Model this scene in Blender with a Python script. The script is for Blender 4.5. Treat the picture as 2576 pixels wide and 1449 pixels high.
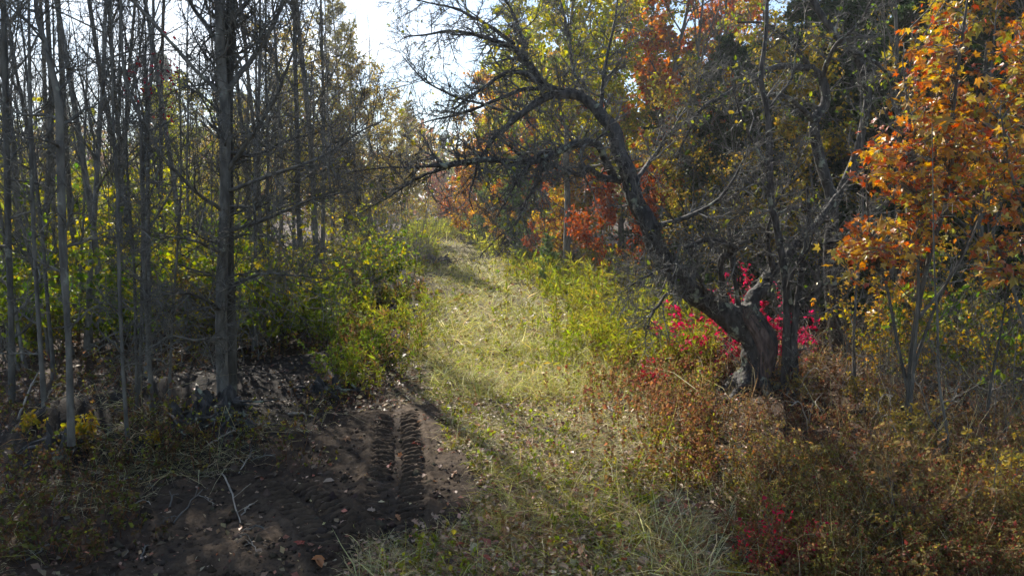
import bpy, math
import numpy as np
from mathutils import Vector

for o in list(bpy.data.objects): bpy.data.objects.remove(o)
SC = bpy.context.scene
COL = SC.collection
RNG = np.random.default_rng(11)
R_ = math.radians

# ------------------------------------------------------------------ camera
CAM_H, FPX, HORIZ = 2.0, 1839.0, 520.0          # pixel units of a 2576 x 1449 frame
PITCH = math.atan((724.5-HORIZ)/FPX)
cd = bpy.data.cameras.new('camera'); cam = bpy.data.objects.new('camera', cd); COL.objects.link(cam)
cam.location = (0, 0, CAM_H); cam.rotation_euler = (R_(90)-PITCH, 0, 0)
cd.sensor_width = 36; cd.lens = 36*FPX/2576; cd.clip_end = 3000; cd.clip_start = .05
SC.camera = cam
# ------------------------------------------------------------------ sky and sun
SUN_AZ, SUN_EL = -27.0, 37.0                     # degrees left of the view direction, degrees up
w = bpy.data.worlds.new('World'); SC.world = w; w.use_nodes = True
nt = w.node_tree; nt.nodes.clear()
out = nt.nodes.new('ShaderNodeOutputWorld'); bg = nt.nodes.new('ShaderNodeBackground')
sky = nt.nodes.new('ShaderNodeTexSky'); sky.sky_type = 'NISHITA'; sky.sun_disc = False
sky.sun_elevation = R_(SUN_EL); sky.sun_rotation = R_(SUN_AZ); sky.air_density = 1.0; sky.dust_density = .35; sky.ozone_density = 1.6
tc = nt.nodes.new('ShaderNodeTexCoord'); mp = nt.nodes.new('ShaderNodeMapping'); mp.inputs['Scale'].default_value = (1, 1, 2.2)
mp.inputs['Location'].default_value = (.35, .1, .3)
nz = nt.nodes.new('ShaderNodeTexNoise'); nz.inputs['Scale'].default_value = 2.3; nz.inputs['Detail'].default_value = 8; nz.inputs['Roughness'].default_value = .58
rp = nt.nodes.new('ShaderNodeValToRGB'); rp.color_ramp.elements[0].position = .50; rp.color_ramp.elements[1].position = .76
hs = nt.nodes.new('ShaderNodeHueSaturation'); hs.inputs['Saturation'].default_value = .12; hs.inputs['Value'].default_value = 1.25
mx = nt.nodes.new('ShaderNodeMixRGB')
L = nt.links.new
L(tc.outputs['Generated'], mp.inputs['Vector']); L(mp.outputs['Vector'], nz.inputs['Vector']); L(nz.outputs['Fac'], rp.inputs['Fac'])
L(sky.outputs['Color'], hs.inputs['Color']); L(rp.outputs['Color'], mx.inputs['Fac']); L(sky.outputs['Color'], mx.inputs['Color1']); L(hs.outputs['Color'], mx.inputs['Color2'])
L(mx.outputs['Color'], bg.inputs['Color']); bg.inputs['Strength'].default_value = .10
L(bg.outputs['Background'], out.inputs['Surface'])
sd = bpy.data.lights.new('sun', 'SUN'); sun = bpy.data.objects.new('sun', sd); COL.objects.link(sun)
sd.energy = 5.0; sd.angle = R_(.55); sd.color = (1, .93, .82)
sdir = Vector((math.sin(R_(SUN_AZ))*math.cos(R_(SUN_EL)), math.cos(R_(SUN_AZ))*math.cos(R_(SUN_EL)), math.sin(R_(SUN_EL))))
sun.rotation_euler = sdir.to_track_quat('Z', 'Y').to_euler(); sun.location = sdir*60
SC.view_settings.view_transform = 'Standard'; SC.view_settings.look = 'None'; SC.view_settings.exposure = 1.0; SC.view_settings.gamma = 1
SC.view_settings.use_curve_mapping = False
SC.render.engine = 'CYCLES'
cy = SC.cycles; cy.max_bounces = 4; cy.diffuse_bounces = 2; cy.glossy_bounces = 2; cy.transmission_bounces = 4; cy.transparent_max_bounces = 4
cy.use_adaptive_sampling = True; cy.adaptive_threshold = .03; cy.use_denoising = True
cy.volume_bounces = 0; cy.sample_clamp_indirect = 4; cy.caustics_reflective = False; cy.caustics_refractive = False

# ------------------------------------------------------------------ ground shape and pixel helpers
PY = np.array([0, 4, 5.4, 7.7, 11, 16, 23, 31, 46, 70]); PX = np.array([.2, .2, .25, .15, -.15, -.6, -1.6, -2.6, -3.6, -6])
def pathx(y): return np.interp(y, PY, PX)
def wav(x, y, s, a): return np.sin(x*s+a)*np.cos(y*s*.83+a*2.1)+.6*np.sin((x+y)*s*1.7+a*3.7)*np.cos((x-y)*s*1.3-a)
MOUNDS = [(-3.9, 6.2, .30, .26), (-3.0, 7.6, .8, .18), (-3.6, 7.1, .6, .12), (-2.6, 6.6, .5, .10), (-3.1, 5.9, .5, .12), (-2.3, 8.9, .5, .16), (-2.2, 16.6, 1., .3), (-3.6, 19, 1.5, .3), (-1.95, 13.4, .6, .2)]
def H(x, y):
    x = np.asarray(x, float); y = np.asarray(y, float)
    h = .035*wav(x, y, .9, 1.)+.012*wav(x, y, 3.1, 2.)
    d = x-pathx(y); q = np.clip((y-13)/22, 0, 1); h = h+.5*q*q*(3-2*q)
    h = h+.12*np.clip((-d-1.6)/4, 0, 1)+.14*np.clip((d-1.4)/4, 0, 1)
    for mx_, my_, s, a in MOUNDS: h = h+a*np.exp(-((x-mx_)**2+(y-my_)**2)/(2*s*s*.45))
    return h
SP, CP = math.sin(PITCH), math.cos(PITCH)
def ray(u, v):
    a = (u-1288)/FPX; b = (724.5-v)/FPX
    return np.array([a, CP+b*SP, -SP+b*CP])
def pt(u, v, y):
    r = ray(u, v); return np.array([0, 0, CAM_H])+r*(y/r[1])
def gp(u, v):
    r = ray(u, v); z = 0.
    for _ in range(4):
        t = (z-CAM_H)/r[2]; z = float(H(r[0]*t, r[1]*t))
    return np.array([r[0]*t, r[1]*t, z])
def at(u, y):
    x = (u-1288)/FPX*(y/CP if False else y)*1.0
    return np.array([x, y, float(H(x, y))])

# ------------------------------------------------------------------ mesh helpers
def norm(a): return a/np.maximum(np.linalg.norm(a, axis=-1, keepdims=True), 1e-9)
class Buf:
    def __init__(s): s.v = []; s.f = {}; s.c = []; s.n = 0
    def add(s, V, F, C=None):
        V = np.asarray(V, np.float32).reshape(-1, 3); F = np.asarray(F, np.int64)
        s.v.append(V); s.f.setdefault(F.shape[1], []).append(F+s.n); s.n += len(V)
        if C is None: C = np.full((len(V), 3), .2)
        s.c.append(np.asarray(C, np.float32).reshape(-1, 3))
        return s
    def mesh(s, name, mat, smooth=False):
        me = bpy.data.meshes.new(name)
        V = np.concatenate(s.v); C = np.concatenate(s.c)
        lo = []; tot = []
        for k, fs in s.f.items():
            F = np.concatenate(fs); lo.append(F.ravel()); tot.append(np.full(len(F), k))
        lo = np.concatenate(lo).astype(np.int32); tot = np.concatenate(tot).astype(np.int32)
        st = np.concatenate([[0], np.cumsum(tot)[:-1]]).astype(np.int32)
        me.vertices.add(len(V)); me.vertices.foreach_set('co', V.ravel().astype(np.float32))
        me.loops.add(len(lo)); me.loops.foreach_set('vertex_index', lo)
        me.polygons.add(len(tot)); me.polygons.foreach_set('loop_start', st); me.polygons.foreach_set('loop_total', tot)
        me.polygons.foreach_set('use_smooth', np.full(len(tot), smooth))
        a = me.color_attributes.new('Col', 'FLOAT_COLOR', 'POINT')
        a.data.foreach_set('color', np.concatenate([C, np.ones((len(C), 1), np.float32)], 1).ravel().astype(np.float32))
        me.update(); me.validate()
        me.materials.append(mat)
        return me
def tubes(P, R, s=5, col=None, buf=None, gnarl=0):
    N, k, _ = P.shape
    T = np.empty_like(P); T[:, 1:-1] = P[:, 2:]-P[:, :-2]; T[:, 0] = P[:, 1]-P[:, 0]; T[:, -1] = P[:, -1]-P[:, -2]; T = norm(T)
    M = norm(P[:, -1]-P[:, 0]); ref = np.where(np.abs(M[:, 2:3]) > .8, np.array([[1., 0, 0]]), np.array([[0, 0, 1.]]))
    u = norm(np.cross(M, ref))[:, None, :].repeat(k, 1); vv = norm(np.cross(T, u)); u = np.cross(vv, T)
    a = np.arange(s)*2*math.pi/s
    Rr = R[:, :, None]*np.ones(s)
    if gnarl: 
        ii = np.arange(k)[None, :, None]; aa = a[None, None, :]
        Rr = Rr*(1+gnarl*(np.sin(3*aa+ii*.7)+.7*np.sin(2*aa-ii*1.1+1)+.8*np.sin(aa+ii*.45)+.5*RNG.standard_normal((N, k, s))))
    V = P[:, :, None, :]+Rr[..., None]*(u[:, :, None, :]*np.cos(a)[None, None, :, None]+vv[:, :, None, :]*np.sin(a)[None, None, :, None])
    idx = np.arange(N*k*s).reshape(N, k, s); nx = np.roll(idx, -1, 2)
    F = np.stack([idx[:, :-1], nx[:, :-1], nx[:, 1:], idx[:, 1:]], -1).reshape(-1, 4)
    if col is not None:
        col = np.asarray(col, float); col = np.broadcast_to(col.reshape(-1, 1, 3), (N, k*s, 3)).reshape(-1, 3)
    b = buf or Buf(); b.add(V, F, col); return b
def ribbons(P, W, col, buf, roll=None):
    N, k, _ = P.shape
    T = norm(P[:, -1]-P[:, 0]); rnd = norm(RNG.standard_normal((N, 3))); s = norm(np.cross(T, rnd))[:, None, :]
    Lf = P-s*W[:, :, None]; Rt = P+s*W[:, :, None]
    V = np.stack([Lf, Rt], 2); idx = np.arange(N*k*2).reshape(N, k, 2)
    F = np.stack([idx[:, :-1, 0], idx[:, :-1, 1], idx[:, 1:, 1], idx[:, 1:, 0]], -1).reshape(-1, 4)
    buf.add(V, F, np.broadcast_to(np.asarray(col).reshape(-1, 1, 3), (N, k*2, 3)))
def walk(p0, d0, Ln, k, wig, up, rng):
    N = len(p0); P = np.empty((N, k, 3)); P[:, 0] = p0; d = norm(d0); st = (Ln/(k-1))[:, None]
    for i in range(1, k):
        d = d+rng.standard_normal((N, 3))*wig; d[:, 2] += up; d = norm(d); P[:, i] = P[:, i-1]+d*st
    return P
def grow(P, R, n, t0, t1, Lr, ang, k, rr, rt, wig, up, rng, fall=.5, jit=.25, absL=False, rmax=9):
    N, kp, _ = P.shape
    cnt = np.full(N, n) if np.isscalar(n) else np.asarray(n)
    pi = np.repeat(np.arange(N), cnt); M = len(pi)
    seq = np.concatenate([np.arange(c) for c in cnt]) if M else np.zeros(0)
    t = t0+(t1-t0)*(seq+rng.random(M))/cnt[pi]
    f = np.clip(t*(kp-1), 0, kp-1.001); i = f.astype(int); q = (f-i)[:, None]
    p0 = P[pi, i]*(1-q)+P[pi, i+1]*q; tan = norm(P[pi, i+1]-P[pi, i]); r0 = R[pi, i]*(1-q[:, 0])+R[pi, i+1]*q[:, 0]
    rv = norm(rng.standard_normal((M, 3))); pr = norm(rv-tan*(rv*tan).sum(1, keepdims=True))
    a = (ang+jit*rng.standard_normal(M))[:, None]
    d = tan*np.cos(a)+pr*np.sin(a)
    pl = np.linalg.norm(np.diff(P, axis=1), axis=2).sum(1)[pi]
    Ln = Lr*(1. if absL else pl)*(1-fall*(t-t0)/max(t1-t0, 1e-6))*rng.uniform(.55, 1.25, M)
    C = walk(p0, d, Ln, k, wig, up, rng)
    rb = np.minimum(np.minimum(r0*rr, rmax), Ln*.05+.001)
    RR = rb[:, None]+(np.minimum(rt, rb)-rb)[:, None]*np.linspace(0, 1, k)[None]
    return C, RR
# leaf templates: (along, side, normal), faces
LEAF = {
 'dia': (np.array([[0, 0, 0], [.5, -.34, .10], [1, 0, -.02], [.5, .34, .10]]), [(0, 1, 2), (0, 2, 3)]),
 'oval': (np.array([[0, 0, 0], [.3, -.27, .07], [.7, -.24, .06], [1, 0, -.06], [.7, .24, .06], [.3, .27, .07]]), [(0, 1, 2, 3), (0, 3, 4, 5)]),
 'thin': (np.array([[0, 0, 0], [.45, -.10, .03], [1, 0, -.08], [.45, .10, .03]]), [(0, 1, 2), (0, 2, 3)]),
 'oak': (np.array([[0, 0, 0], [.25, -.2, .05], [.33, -.09, .03], [.5, -.32, .07], [.6, -.13, .03], [.8, -.22, .02], [1, 0, -.08], [.8, .22, .02], [.6, .13, .03], [.5, .32, .07], [.33, .09, .03], [.25, .2, .05]]),
   [(0, 1, 2), (0, 2, 10), (0, 10, 11), (2, 3, 4), (2, 4, 8), (2, 8, 10), (10, 8, 9), (4, 5, 6), (4, 6, 8), (8, 6, 7)]),
}
def _maple():
    o = [(0, 0)]
    prof = [(-150, .30), (-128, .36), (-112, .62), (-96, .40), (-72, .52), (-52, .96), (-36, .58), (-24, .62), (0, 1.12), (24, .62), (36, .58), (52, .96), (72, .52), (96, .40), (112, .62), (128, .36), (150, .30)]
    v = [(.35, 0, 0)]
    for a, r in prof:
        a_ = R_(a); v.append((.35+r*.62*math.cos(a_), r*.62*math.sin(a_), -.10*r*r+.05*abs(math.sin(a_*2))))
    n = len(prof)
    return (np.array(v), [(0, i, i+1) for i in range(1, n)])
LEAF['maple'] = _maple()
def leaves(buf, base, axis, nrm, size, col, kind='dia'):
    tv, tf = LEAF[kind]; M = len(base)
    axis = norm(axis); side = norm(np.cross(nrm, axis)); nn = np.cross(axis, side)
    sz = np.asarray(size).reshape(-1, 1, 1)*np.ones((M, 1, 1))
    V = base[:, None]+sz*(tv[None, :, 0:1]*axis[:, None]+tv[None, :, 1:2]*side[:, None]+tv[None, :, 2:3]*nn[:, None])
    m = len(tv); off = (np.arange(M)*m)[:, None, None]
    g = {}
    for f in tf: g.setdefault(len(f), []).append(f)
    b0 = buf.n; first = True
    for k, fs in g.items():
        F = (np.array(fs)[None]+off).reshape(-1, k)
        if first:
            buf.add(V, F, np.repeat(col, m, axis=0)); first = False
        else: buf.f.setdefault(k, []).append(F+b0)
def along(P, n, rng, t0=.2, t1=1.):
    N, k, _ = P.shape; M = N*n; pi = np.repeat(np.arange(N), n); t = t0+(t1-t0)*rng.random(M)
    f = np.clip(t*(k-1), 0, k-1.001); i = f.astype(int); q = (f-i)[:, None]
    return P[pi, i]*(1-q)+P[pi, i+1]*q, norm(P[pi, i+1]-P[pi, i])
def pal(cols, M, rng, jit=.22, pos=None, wts=None):
    cols = np.array(cols, float); i = rng.choice(len(cols), M, p=wts)
    if pos is not None:      # neighbouring leaves tend to share a tint
        f = wav(pos[:, 0], pos[:, 1]+pos[:, 2]*1.3, 2.1, 4.)*.3+.5+.22*rng.standard_normal(M)
        i = np.clip((f*len(cols)).astype(int), 0, len(cols)-1)
    return cols[i]*np.exp(jit*rng.standard_normal((M, 1)))*np.exp(.07*rng.standard_normal((M, 3)))
def leafset(buf, P, n, size, cols, rng, kind='dia', up=.5, droop=.4, t0=.2, sz_j=.25, spread=0.):
    b, t = along(P, n, rng, t0); M = len(b)
    if spread: b = b+rng.standard_normal((M, 3))*spread
    ax = t*.5+rng.standard_normal((M, 3))*.8; ax[:, 2] -= droop
    nr = rng.standard_normal((M, 3)); nr[:, 2] += up
    leaves(buf, b, ax, nr, size*np.exp(sz_j*rng.standard_normal(M)), pal(cols, M, rng, pos=b), kind)

# ------------------------------------------------------------------ materials
def nodes(name):
    m = bpy.data.materials.new(name); m.use_nodes = True; t = m.node_tree; t.nodes.clear()
    o = t.nodes.new('ShaderNodeOutputMaterial'); return m, t, o
def leafmat(name, trans=.45, rough=.5, spec=.22, sat=1.0, rnd=None):
    m, t, o = nodes(name); N = t.nodes.new; K = t.links.new
    if rnd is None:
        a = N('ShaderNodeAttribute'); a.attribute_name = 'Col'; c = a.outputs['Color']
    else:
        oi = N('ShaderNodeObjectInfo'); r = N('ShaderNodeValToRGB'); K(oi.outputs['Random'], r.inputs['Fac']); e = r.color_ramp.elements
        for i, cc in enumerate(rnd):
            x = i/(len(rnd)-1)
            if i < 2: e[i].position = x if i == 0 else 1.
            if i == 0: e[0].color = (*cc, 1)
            elif i == len(rnd)-1: e[len(e)-1].color = (*cc, 1)
            else: q = e.new(x); q.color = (*cc, 1)
        c = r.outputs['Color']
    d = N('ShaderNodeBsdfPrincipled'); d.inputs['Roughness'].default_value = rough; d.inputs['Specular IOR Level'].default_value = spec
    tr = N('ShaderNodeBsdfTranslucent'); mix = N('ShaderNodeMixShader'); mix.inputs['Fac'].default_value = trans
    h = N('ShaderNodeHueSaturation'); h.inputs['Saturation'].default_value = 1.12; h.inputs['Value'].default_value = 1.25
    K(c, d.inputs['Base Color']); K(c, h.inputs['Color']); K(h.outputs['Color'], tr.inputs['Color'])
    K(d.outputs['BSDF'], mix.inputs[1]); K(tr.outputs['BSDF'], mix.inputs[2]); K(mix.outputs['Shader'], o.inputs['Surface'])
    return m
def barkmat(name, c1, c2, lichen=None, lt=.62, scale=14, bump=.4, ls=5, vary=False):
    m, t, o = nodes(name); N = t.nodes.new; K = t.links.new
    g = N('ShaderNodeTexCoord'); mp = N('ShaderNodeMapping'); mp.inputs['Scale'].default_value = (1, 1, .35); K(g.outputs['Object'], mp.inputs['Vector'])
    n1 = N('ShaderNodeTexNoise'); n1.inputs['Scale'].default_value = scale; n1.inputs['Detail'].default_value = 6; K(mp.outputs['Vector'], n1.inputs['Vector'])
    r = N('ShaderNodeValToRGB'); r.color_ramp.elements[0].position = .35; r.color_ramp.elements[1].position = .68
    r.color_ramp.elements[0].color = (*c1, 1); r.color_ramp.elements[1].color = (*c2, 1); K(n1.outputs['Fac'], r.inputs['Fac']); c = r.outputs['Color']
    if lichen:
        n2 = N('ShaderNodeTexNoise'); n2.inputs['Scale'].default_value = ls; n2.inputs['Detail'].default_value = 5; n2.inputs['Roughness'].default_value = .65; K(g.outputs['Object'], n2.inputs['Vector'])
        r2 = N('ShaderNodeValToRGB'); r2.color_ramp.elements[0].position = lt; r2.color_ramp.elements[1].position = lt+.05; K(n2.outputs['Fac'], r2.inputs['Fac'])
        mx = N('ShaderNodeMixRGB'); K(r2.outputs['Color'], mx.inputs['Fac']); K(c, mx.inputs['Color1']); mx.inputs['Color2'].default_value = (*lichen, 1); c = mx.outputs['Color']
    oi = N('ShaderNodeObjectInfo'); rr2 = N('ShaderNodeValToRGB'); rr2.color_ramp.elements[0].color = (.62, .6, .56, 1); rr2.color_ramp.elements[1].color = (1.35, 1.32, 1.3, 1); K(oi.outputs['Random'], rr2.inputs['Fac'])
    mm = N('ShaderNodeMixRGB'); mm.blend_type = 'MULTIPLY'; mm.inputs['Fac'].default_value = 1 if vary else 0; K(c, mm.inputs['Color1']); K(rr2.outputs['Color'], mm.inputs['Color2']); c = mm.outputs['Color']
    p = N('ShaderNodeBsdfPrincipled'); p.inputs['Roughness'].default_value = .8; p.inputs['Specular IOR Level'].default_value = .3; K(c, p.inputs['Base Color'])
    b = N('ShaderNodeBump'); b.inputs['Strength'].default_value = bump; b.inputs['Distance'].default_value = .02; K(n1.outputs['Fac'], b.inputs['Height']); K(b.outputs['Normal'], p.inputs['Normal'])
    K(p.outputs['BSDF'], o.inputs['Surface']); return m
def soilmat(name, attr=True):
    m, t, o = nodes(name); N = t.nodes.new; K = t.links.new
    g = N('ShaderNodeTexCoord'); a = N('ShaderNodeAttribute'); a.attribute_name = 'Col'
    n1 = N('ShaderNodeTexNoise'); n1.inputs['Scale'].default_value = 9; n1.inputs['Detail'].default_value = 10; n1.inputs['Roughness'].default_value = .7; K(g.outputs['Object'], n1.inputs['Vector'])
    n2 = N('ShaderNodeTexNoise'); n2.inputs['Scale'].default_value = 70; n2.inputs['Detail'].default_value = 4; K(g.outputs['Object'], n2.inputs['Vector'])
    r = N('ShaderNodeValToRGB'); r.color_ramp.elements[0].position = .3; r.color_ramp.elements[1].position = .75
    r.color_ramp.elements[0].color = (.45, .42, .4, 1); r.color_ramp.elements[1].color = (1.5, 1.45, 1.4, 1); K(n1.outputs['Fac'], r.inputs['Fac'])
    mu = N('ShaderNodeMixRGB'); mu.blend_type = 'MULTIPLY'; mu.inputs['Fac'].default_value = 1; K(a.outputs['Color'], mu.inputs['Color1']); K(r.outputs['Color'], mu.inputs['Color2'])
    p = N('ShaderNodeBsdfPrincipled'); p.inputs['Roughness'].default_value = .9; p.inputs['Specular IOR Level'].default_value = .2; K(mu.outputs['Color'], p.inputs['Base Color'])
    b = N('ShaderNodeBump'); b.inputs['Strength'].default_value = .7; b.inputs['Distance'].default_value = .012; K(n2.outputs['Fac'], b.inputs['Height']); K(b.outputs['Normal'], p.inputs['Normal'])
    K(p.outputs['BSDF'], o.inputs['Surface']); return m
M_LEAF = leafmat('leaf', .52); M_GLOSSY = leafmat('leaf_glossy', .42, .34, .55); M_GRASS = leafmat('grass', .4, .5, .3); M_NEEDLE = leafmat('needle', .42, .45, .3)
M_LITTER = leafmat('litter', .2, .5, .35)
M_BARK = barkmat('grey_bark', (.075, .070, .062), (.185, .176, .155), (.23, .24, .20), .6, 18, .6, 6, True)
M_TWIG = barkmat('twig_bark', (.075, .068, .058), (.20, .185, .155), None, scale=10, bump=.1)
M_APPLE = barkmat('old_bark', (.028, .025, .023), (.095, .087, .08), (.25, .27, .20), .58, 22, 1., 6)
M_APTWIG = barkmat('old_twig', (.07, .065, .06), (.19, .18, .16), (.27, .29, .22), .6, 16, .3, 9)
M_WOOD = barkmat('bare_wood', (.075, .052, .043), (.19, .135, .115), (.045, .035, .03), .55, 26, 1., 4)
M_DEAD = barkmat('dead_wood', (.22, .19, .15), (.42, .37, .30), None, scale=12)
M_SOIL = soilmat('soil')
M_MAPLE = leafmat('maple_leaf', .42, .34, .55, rnd=[(.46, .29, .05), (.48, .20, .04), (.40, .11, .03), (.54, .38, .08), (.34, .08, .03), (.46, .36, .08), (.30, .28, .06), (.42, .15, .04)])
M_FALLEN = leafmat('fallen_leaf', .15, .5, .4, rnd=[(.30, .17, .10), (.36, .24, .17), (.20, .09, .05), (.33, .07, .04), (.38, .28, .2), (.25, .15, .08), (.42, .16, .05)])

# ------------------------------------------------------------------ object helpers
def tag(o, label=None, cat=None, group=None, kind=None):
    if label: o['label'] = label
    if cat: o['category'] = cat
    if group: o['group'] = group
    if kind: o['kind'] = kind
    return o
def mobj(name, me, parent=None, **k):
    o = bpy.data.objects.new(name, me); COL.objects.link(o)
    if parent:
        o.parent = parent
        if name in ('twigs', 'branches', 'foliage', 'crown', 'stems', 'shoots', 'roots'): o['kind'] = 'stuff'
    return tag(o, **k)
def empty(name, loc=(0, 0, 0), rz=0, s=1, tilt=(0, 0)):
    o = bpy.data.objects.new(name, None); COL.objects.link(o); o.location = loc; o.rotation_euler = (tilt[0], tilt[1], rz); o.scale = (s, s, s); o.empty_display_size = .2
    return o
def plant(name, parts, loc, label, cat, group=None, rz=None, s=1., tilt=(0, 0)):
    """one thing: an Empty with a part object for each shared mesh"""
    e = empty(name, loc, RNG.uniform(0, 6.28) if rz is None else rz, s, tilt); tag(e, label, cat, group)
    for pn, me in parts: mobj(pn, me, e)
    return e

# ------------------------------------------------------------------ ground
DIRT = [(-1.05, 6.2, .62, 1.05), (-.9, 4.9, .72, 1.0), (-1.65, 4.7, .85, .75), (-1.5, 3.9, .8, .6)]
def dirtmask(x, y):
    m = np.full(np.shape(x), -9.)
    for cx, cy_, a, b in DIRT: m = np.maximum(m, 1-np.sqrt(((x-cx)/a)**2+((y-cy_)/b)**2))
    return m+.16*wav(x, y, 3.3, .6)+.1*wav(x, y, 8., 2.)
def axis_grid(lo, hi, fine0, fine1, st, g=1.16):
    a = list(np.arange(fine0, fine1, st)); d = st; x = fine1
    while x < hi: a.append(x); d *= g; x += d
    a.append(hi); d = st; x = fine0-st
    while x > lo: a.insert(0, x); d *= g; x -= d
    a.insert(0, lo); return np.array(a)
gx = axis_grid(-900, 900, -5, 5, .075); gy = axis_grid(-60, 1500, 2.6, 12, .075)
X, Y = np.meshgrid(gx, gy, indexing='ij'); Z = H(X, Y)+RNG.standard_normal(X.shape)*.008*(np.abs(X) < 8)*(Y < 16)
dm = dirtmask(X, Y)
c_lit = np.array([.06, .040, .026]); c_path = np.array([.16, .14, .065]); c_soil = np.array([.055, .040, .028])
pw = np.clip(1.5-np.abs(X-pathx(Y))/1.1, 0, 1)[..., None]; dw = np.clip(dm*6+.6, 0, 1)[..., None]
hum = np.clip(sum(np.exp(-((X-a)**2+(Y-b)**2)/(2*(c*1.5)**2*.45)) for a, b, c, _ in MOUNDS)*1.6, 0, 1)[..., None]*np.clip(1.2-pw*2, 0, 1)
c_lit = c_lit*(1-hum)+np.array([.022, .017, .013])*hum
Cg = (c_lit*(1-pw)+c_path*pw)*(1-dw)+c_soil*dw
ni, nj = X.shape; idx = np.arange(ni*nj).reshape(ni, nj)
Fq = np.stack([idx[:-1, :-1], idx[1:, :-1], idx[1:, 1:], idx[:-1, 1:]], -1).reshape(-1, 4)
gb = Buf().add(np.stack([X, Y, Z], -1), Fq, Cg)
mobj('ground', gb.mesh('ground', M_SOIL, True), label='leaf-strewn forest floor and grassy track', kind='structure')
# bare soil with pressed tyre tread, a finer sheet over the ground
xs = np.arange(-3.6, -.1, .0155); ys = np.arange(3.1, 7.4, .0155); X, Y = np.meshgrid(xs, ys, indexing='ij')
dm = dirtmask(X, Y)
def tread(x, y, pts, wid, pitch=.088, depth=.055):
    pts = np.array(pts); best = np.full(x.shape, 9.); lat = np.zeros(x.shape); arc = np.zeros(x.shape); s0 = 0
    for a, b in zip(pts[:-1], pts[1:]):
        d = b-a; l = np.hypot(*d); d = d/l; qx, qy = x-a[0], y-a[1]; s = np.clip(qx*d[0]+qy*d[1], 0, l); ox, oy = qx-d[0]*s, qy-d[1]*s
        dd = np.hypot(ox, oy); sg = np.sign(d[0]*qy-d[1]*qx); k = dd < best
        best = np.where(k, dd, best); lat = np.where(k, dd*sg, lat); arc = np.where(k, s+s0, arc); s0 += l
    u = np.abs(lat)/(wid/2); ph = (arc+.07*u*wid/.4+(lat > 0)*pitch*.5)/pitch+.10*wav(x, y, 5, 1)
    q = .5+.5*np.cos(2*math.pi*ph); lug = np.clip((q-.25)*2.2, 0, 1)*np.clip((u-.07)*9, 0, 1)
    inside = np.clip((1-u)*5, 0, 1); ends = np.clip((np.minimum(arc, s0-arc)-.12-.1*wav(x, y, 4., 1.))*2.2, 0, 1)
    crush = np.clip(.85+.22*wav(x, y, 2.6, 3.)+.25*wav(x, y, 6.3, 1.), .45, 1.2)
    ridge = np.exp(-((u-1.14)/.12)**2)*.02
    return ends*(inside*(-.034+depth*lug*crush)+ridge)
Zd = H(X, Y)+.014+.010*wav(X, Y, 7, 1)+.006*wav(X, Y, 19, 2)+.004*wav(X, Y, 43, .3)+.0035*RNG.standard_normal(X.shape)
Zd += tread(X, Y, [(-1.14, 7.15), (-1.07, 6.6), (-.96, 6.0), (-.86, 5.3), (-.80, 4.7), (-.72, 4.0), (-.68, 3.2)], .43)
Zd += tread(X, Y, [(-1.95, 5.5), (-1.6, 5.05), (-1.2, 4.5), (-.9, 3.9), (-.8, 3.4)], .40)
Zd += -.09*np.clip(.5-dm*5, 0, 1)
ni, nj = X.shape; idx = np.arange(ni*nj).reshape(ni, nj)
keep = (dm > -.12); kq = keep[:-1, :-1] & keep[1:, 1:]
Fq = np.stack([idx[:-1, :-1], idx[1:, :-1], idx[1:, 1:], idx[:-1, 1:]], -1)[kq]
cs = np.array([.072, .051, .033])*(1+.25*wav(X, Y, 2.3, 5.))[..., None]
mobj('dirt_patch', Buf().add(np.stack([X, Y, Zd], -1), Fq, cs).mesh('dirt_patch', M_SOIL, True), label='bare brown soil pressed with tractor tyre tread', kind='structure')

# ------------------------------------------------------------------ tree makers (each returns a list of (part name, mesh))
def bare_tree(seed, h, r, n1=34, l1=.26, ang=.95, n2=7, n3=4, up1=.10, lean=.03, t0=.2, wig=.03, mat=None, sides=7):
    g = np.random.default_rng(seed)
    P = walk(np.array([[0, 0, -.15]]), np.array([[g.normal()*lean, g.normal()*lean, 1.]]), np.array([h]), 16, wig, .03, g)
    R = (r*(1-np.linspace(0, 1, 16)**1.15*.93))[None]; R[0, 0] *= 1.9
    b = tubes(P, R, sides)
    A, RA = grow(P, R, n1, t0, .985, l1, ang, 7, .55, .003, .09, up1, g, fall=.6, jit=.3, rmax=.03)
    B, RB = grow(A, RA, n2, .15, 1, .42, .7, 5, .7, .0022, .13, up1*.4, g, fall=.4)
    C_, RC = grow(B, RB, n3, .1, 1, .5, .7, 2, .8, .0018, .15, .02, g, fall=.3)
    t = Buf(); tubes(A, RA, 4, buf=t); tubes(B, RB, 3, buf=t); tubes(C_, RC, 3, buf=t)
    return [('trunk', b.mesh('bare_trunk', mat or M_BARK, True)), ('branches', t.mesh('bare_branches', M_TWIG, True))], (P, R, A, RA, B, C_)
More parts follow.
